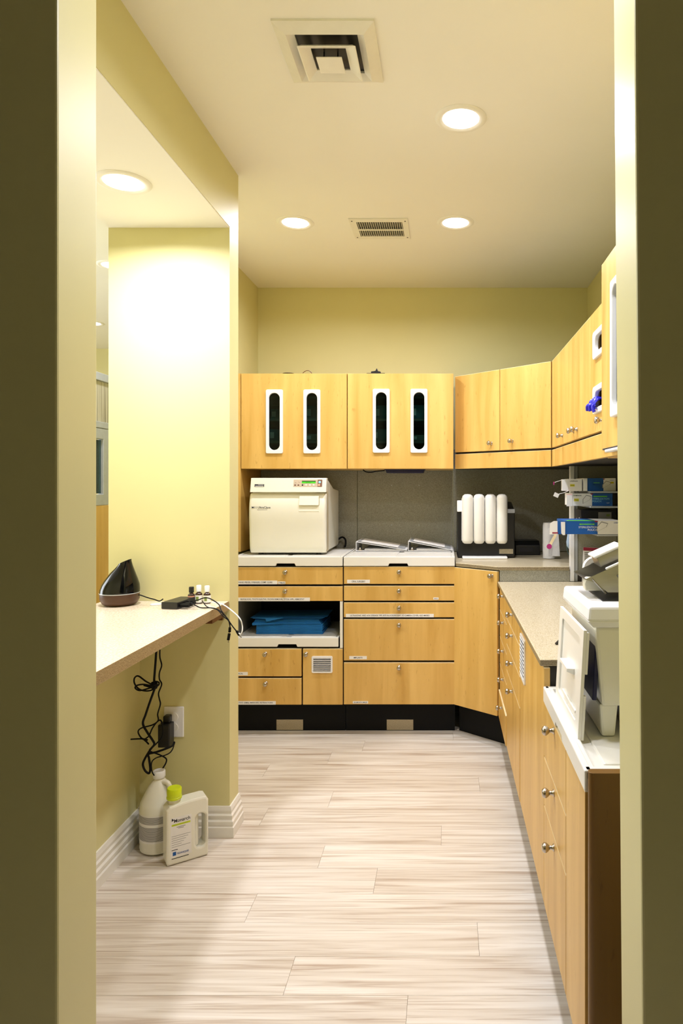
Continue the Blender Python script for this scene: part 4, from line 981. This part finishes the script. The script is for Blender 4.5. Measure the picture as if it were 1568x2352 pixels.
tag(mb.build('cord_knot'), 'bow-like knot of black cord bundled under the cream shelf', 'cord')
mb = MB().tube([P(400, 1704, D+.05), P(398, 1716, D+.03), P(391, 1728, D+.01), (P(378, 1735, D)), P(358, 1741, D), P(348, 1752, D), P(349, 1772, D-.0), P(354, 1781, D-.01)], .0022, 'cable', 7, 6)
tag(mb.build('looping_cord'), 'fine black cord looping from the plug down behind the white jugs', 'cord')
# outlet with plug adapter
t = thing('wall_outlet', 'white wall outlet plate on the pillar under the shelf', 'outlet', (-1.062, YP, .445))
MB().box((-.039, -.006, -.060), (.039, 0, .060), 'white', .0035).build('cover_plate', t)
mb = MB()
for zz in (.02, -.02): mb.lathe([(.017, 0), (.017, .002), (0, .002)], 'tray', front(0, -.006, zz), 20, smooth=False)
mb.build('socket', t)
t = thing('power_adapter', 'black power adapter plugged into the wall outlet', 'adapter', (-1.078, YP-.008, .452))
MB().box((-.014, -.030, -.002), (.012, .0, .026), 'black', .005).build('plug', t)
mb = MB().box((-.024, -.052, -.088), (.022, -.006, .0), 'black', .004); mb.build('housing', t)

# ================================================================== JUGS
t = thing('round_jug', 'round translucent white gallon jug behind the lime-capped bottle', 'jug', (-1.083, 2.540, 0))
MB().lathe([(0, .001), (.058, .001), (.067, .008), (.069, .018), (.067, .026), (.069, .034), (.069, .168), (.065, .182), (.053, .206), (.038, .235), (.025, .254), (.019, .262), (.019, .272)], 'cream', None, 40).build('bottle', t)
MB().lathe([(.0215, .266), (.0225, .269), (.0225, .288), (.0205, .292), (0, .292)], 'white', None, 28, smooth=True).build('cap', t)
MB().tube([(.016, -.010, .250), (.034, -.016, .255), (.047, -.020, .244), (.053, -.024, .220), (.056, -.026, .196), (.058, -.028, .178)], .0085, 'cream', 12, 6).build('handle', t)
mb = MB(); vs = []; fs = []; n = 14
def band(a0, a1, z0, z1, r_, mat):
    vs = []; 
    for i in range(n+1):
        a_ = R(a0+(a1-a0)*i/n); vs += [(r_*math.cos(a_), r_*math.sin(a_), z0), (r_*math.cos(a_), r_*math.sin(a_), z1)]
    mb.add(vs, [(2*i, 2*i+2, 2*i+3, 2*i+1) for i in range(n)], mat, smooth=True)
band(195, 330, .048, .150, .0694, 'paper'); band(205, 325, .118, .145, .0697, 'lines'); band(205, 325, .055, .108, .0697, 'lines'); band(182, 215, .163, .168, .0695, 'grey')
mb.build('label', t)
# rectangular bottle
JA = R(34)
t = thing('rectangular_bottle', 'flat white detergent bottle with a lime green cap and handle slot', 'bottle', (-.999, 2.405, 0), JA); t.scale = (.955, 1, .96)
side_o = [(.004, .0), (.150, .0), (.154, .01), (.154, .214), (.147, .226), (.135, .229), (.085, .228), (.060, .226), (.012, .219), (.0, .207), (.0, .01)]
hole = rrect(.038, .130, .0185, 8, .124, .103)
MB().outline([side_o, hole], .033, 'cream', front(0, .033, .001), .007).build('bottle', t)
MB().tube([(.110, .026, .045), (.110, .026, .16)], .012, 'cream', 14, 1).build('grip_column', t)
MB().lathe([(.020, .218), (.020, .244)], 'cream', Matrix.Translation((.035, .034, 0)), 24).lathe([(.0275, .238), (.028, .241), (.028, .245), (.0265, .246), (.027, .274), (.024, .278), (0, .278)], 'lime', Matrix.Translation((.035, .034, 0)), 32).build('cap', t)
mb = MB(); y_ = -.0004
mb.box((.014, y_, .03), (.090, y_+.0003, .178), 'paper')
yy = y_-.0002
mb.text('Monarch', 'ink', front(.056, yy, .166) @ Matrix.Rotation(R(0), 4, 'Z'), .058, .013, bold=True)
mb.add([(.018, yy-.0003, .166), (.027, yy-.0003, .170), (.019, yy-.0003, .178)], [(0, 1, 2)], 'ink')
mb.box((.018, yy, .147), (.086, yy+.0001, .154), 'lime'); mb.text('Enzymatic Cleaner', 'leaf', front(.052, yy-.0002, .1505), .056, .004)
for i, (a_, b_) in enumerate([(.036, .068), (.042, .062)]): mb.box((a_, yy, .140-i*.005), (b_, yy+.0001, .1415-i*.005), 'ink')
for i in range(6): mb.box((.018, yy, .108-i*.008), (.086-.008*(i % 5), yy+.0001, .1095-i*.008), 'grey')
mb.box((.018, yy, .056), (.040, yy+.0001, .0585), 'ink')
mb.box((.022, yy, .036), (.034, yy+.0001, .050), 'bluebox'); mb.text('TECHNIQUES', 'bluebox', front(.058, yy-.0002, .041), .044, .008, bold=True)
mb.box((.018, yy, .024), (.080, yy+.0001, .0265), 'ink')
mb.build('label', t)

# ================================================================== NEXT ROOM, SEEN THROUGH THE HATCH
t = thing('room_divider', 'grey framed divider with reeded panel and dark pane in the next room', 'divider', (-2.2, 0, 0))
y0, y1 = 3.3, 4.9
MB().box((-.02, y0, 2.035), (.02, y1, 2.085), 'lgrey', .003).box((-.02, y0, 1.735), (.02, y1, 1.775), 'lgrey', .003).build('rail', t)
MB().box((-.006, y0, 1.776), (.006, y1, 2.034), 'reed').build('reeded_panel', t)
MB().outline([rect(3.5, 1.245, 4.355, 1.733), rect(3.58, 1.315, 4.285, 1.665)], .018, 'lgrey', side, .004).build('pane_frame', t)
MB().box((-.003, 3.585, 1.32), (.003, 4.28, 1.66), 'glass').box((-.012, 3.585, 1.32), (-.008, 4.28, 1.66), 'black').build('pane', t)
MB().box((-.018, y0, .001), (.018, y1, 1.243), 'maple').build('wood_panel', t)
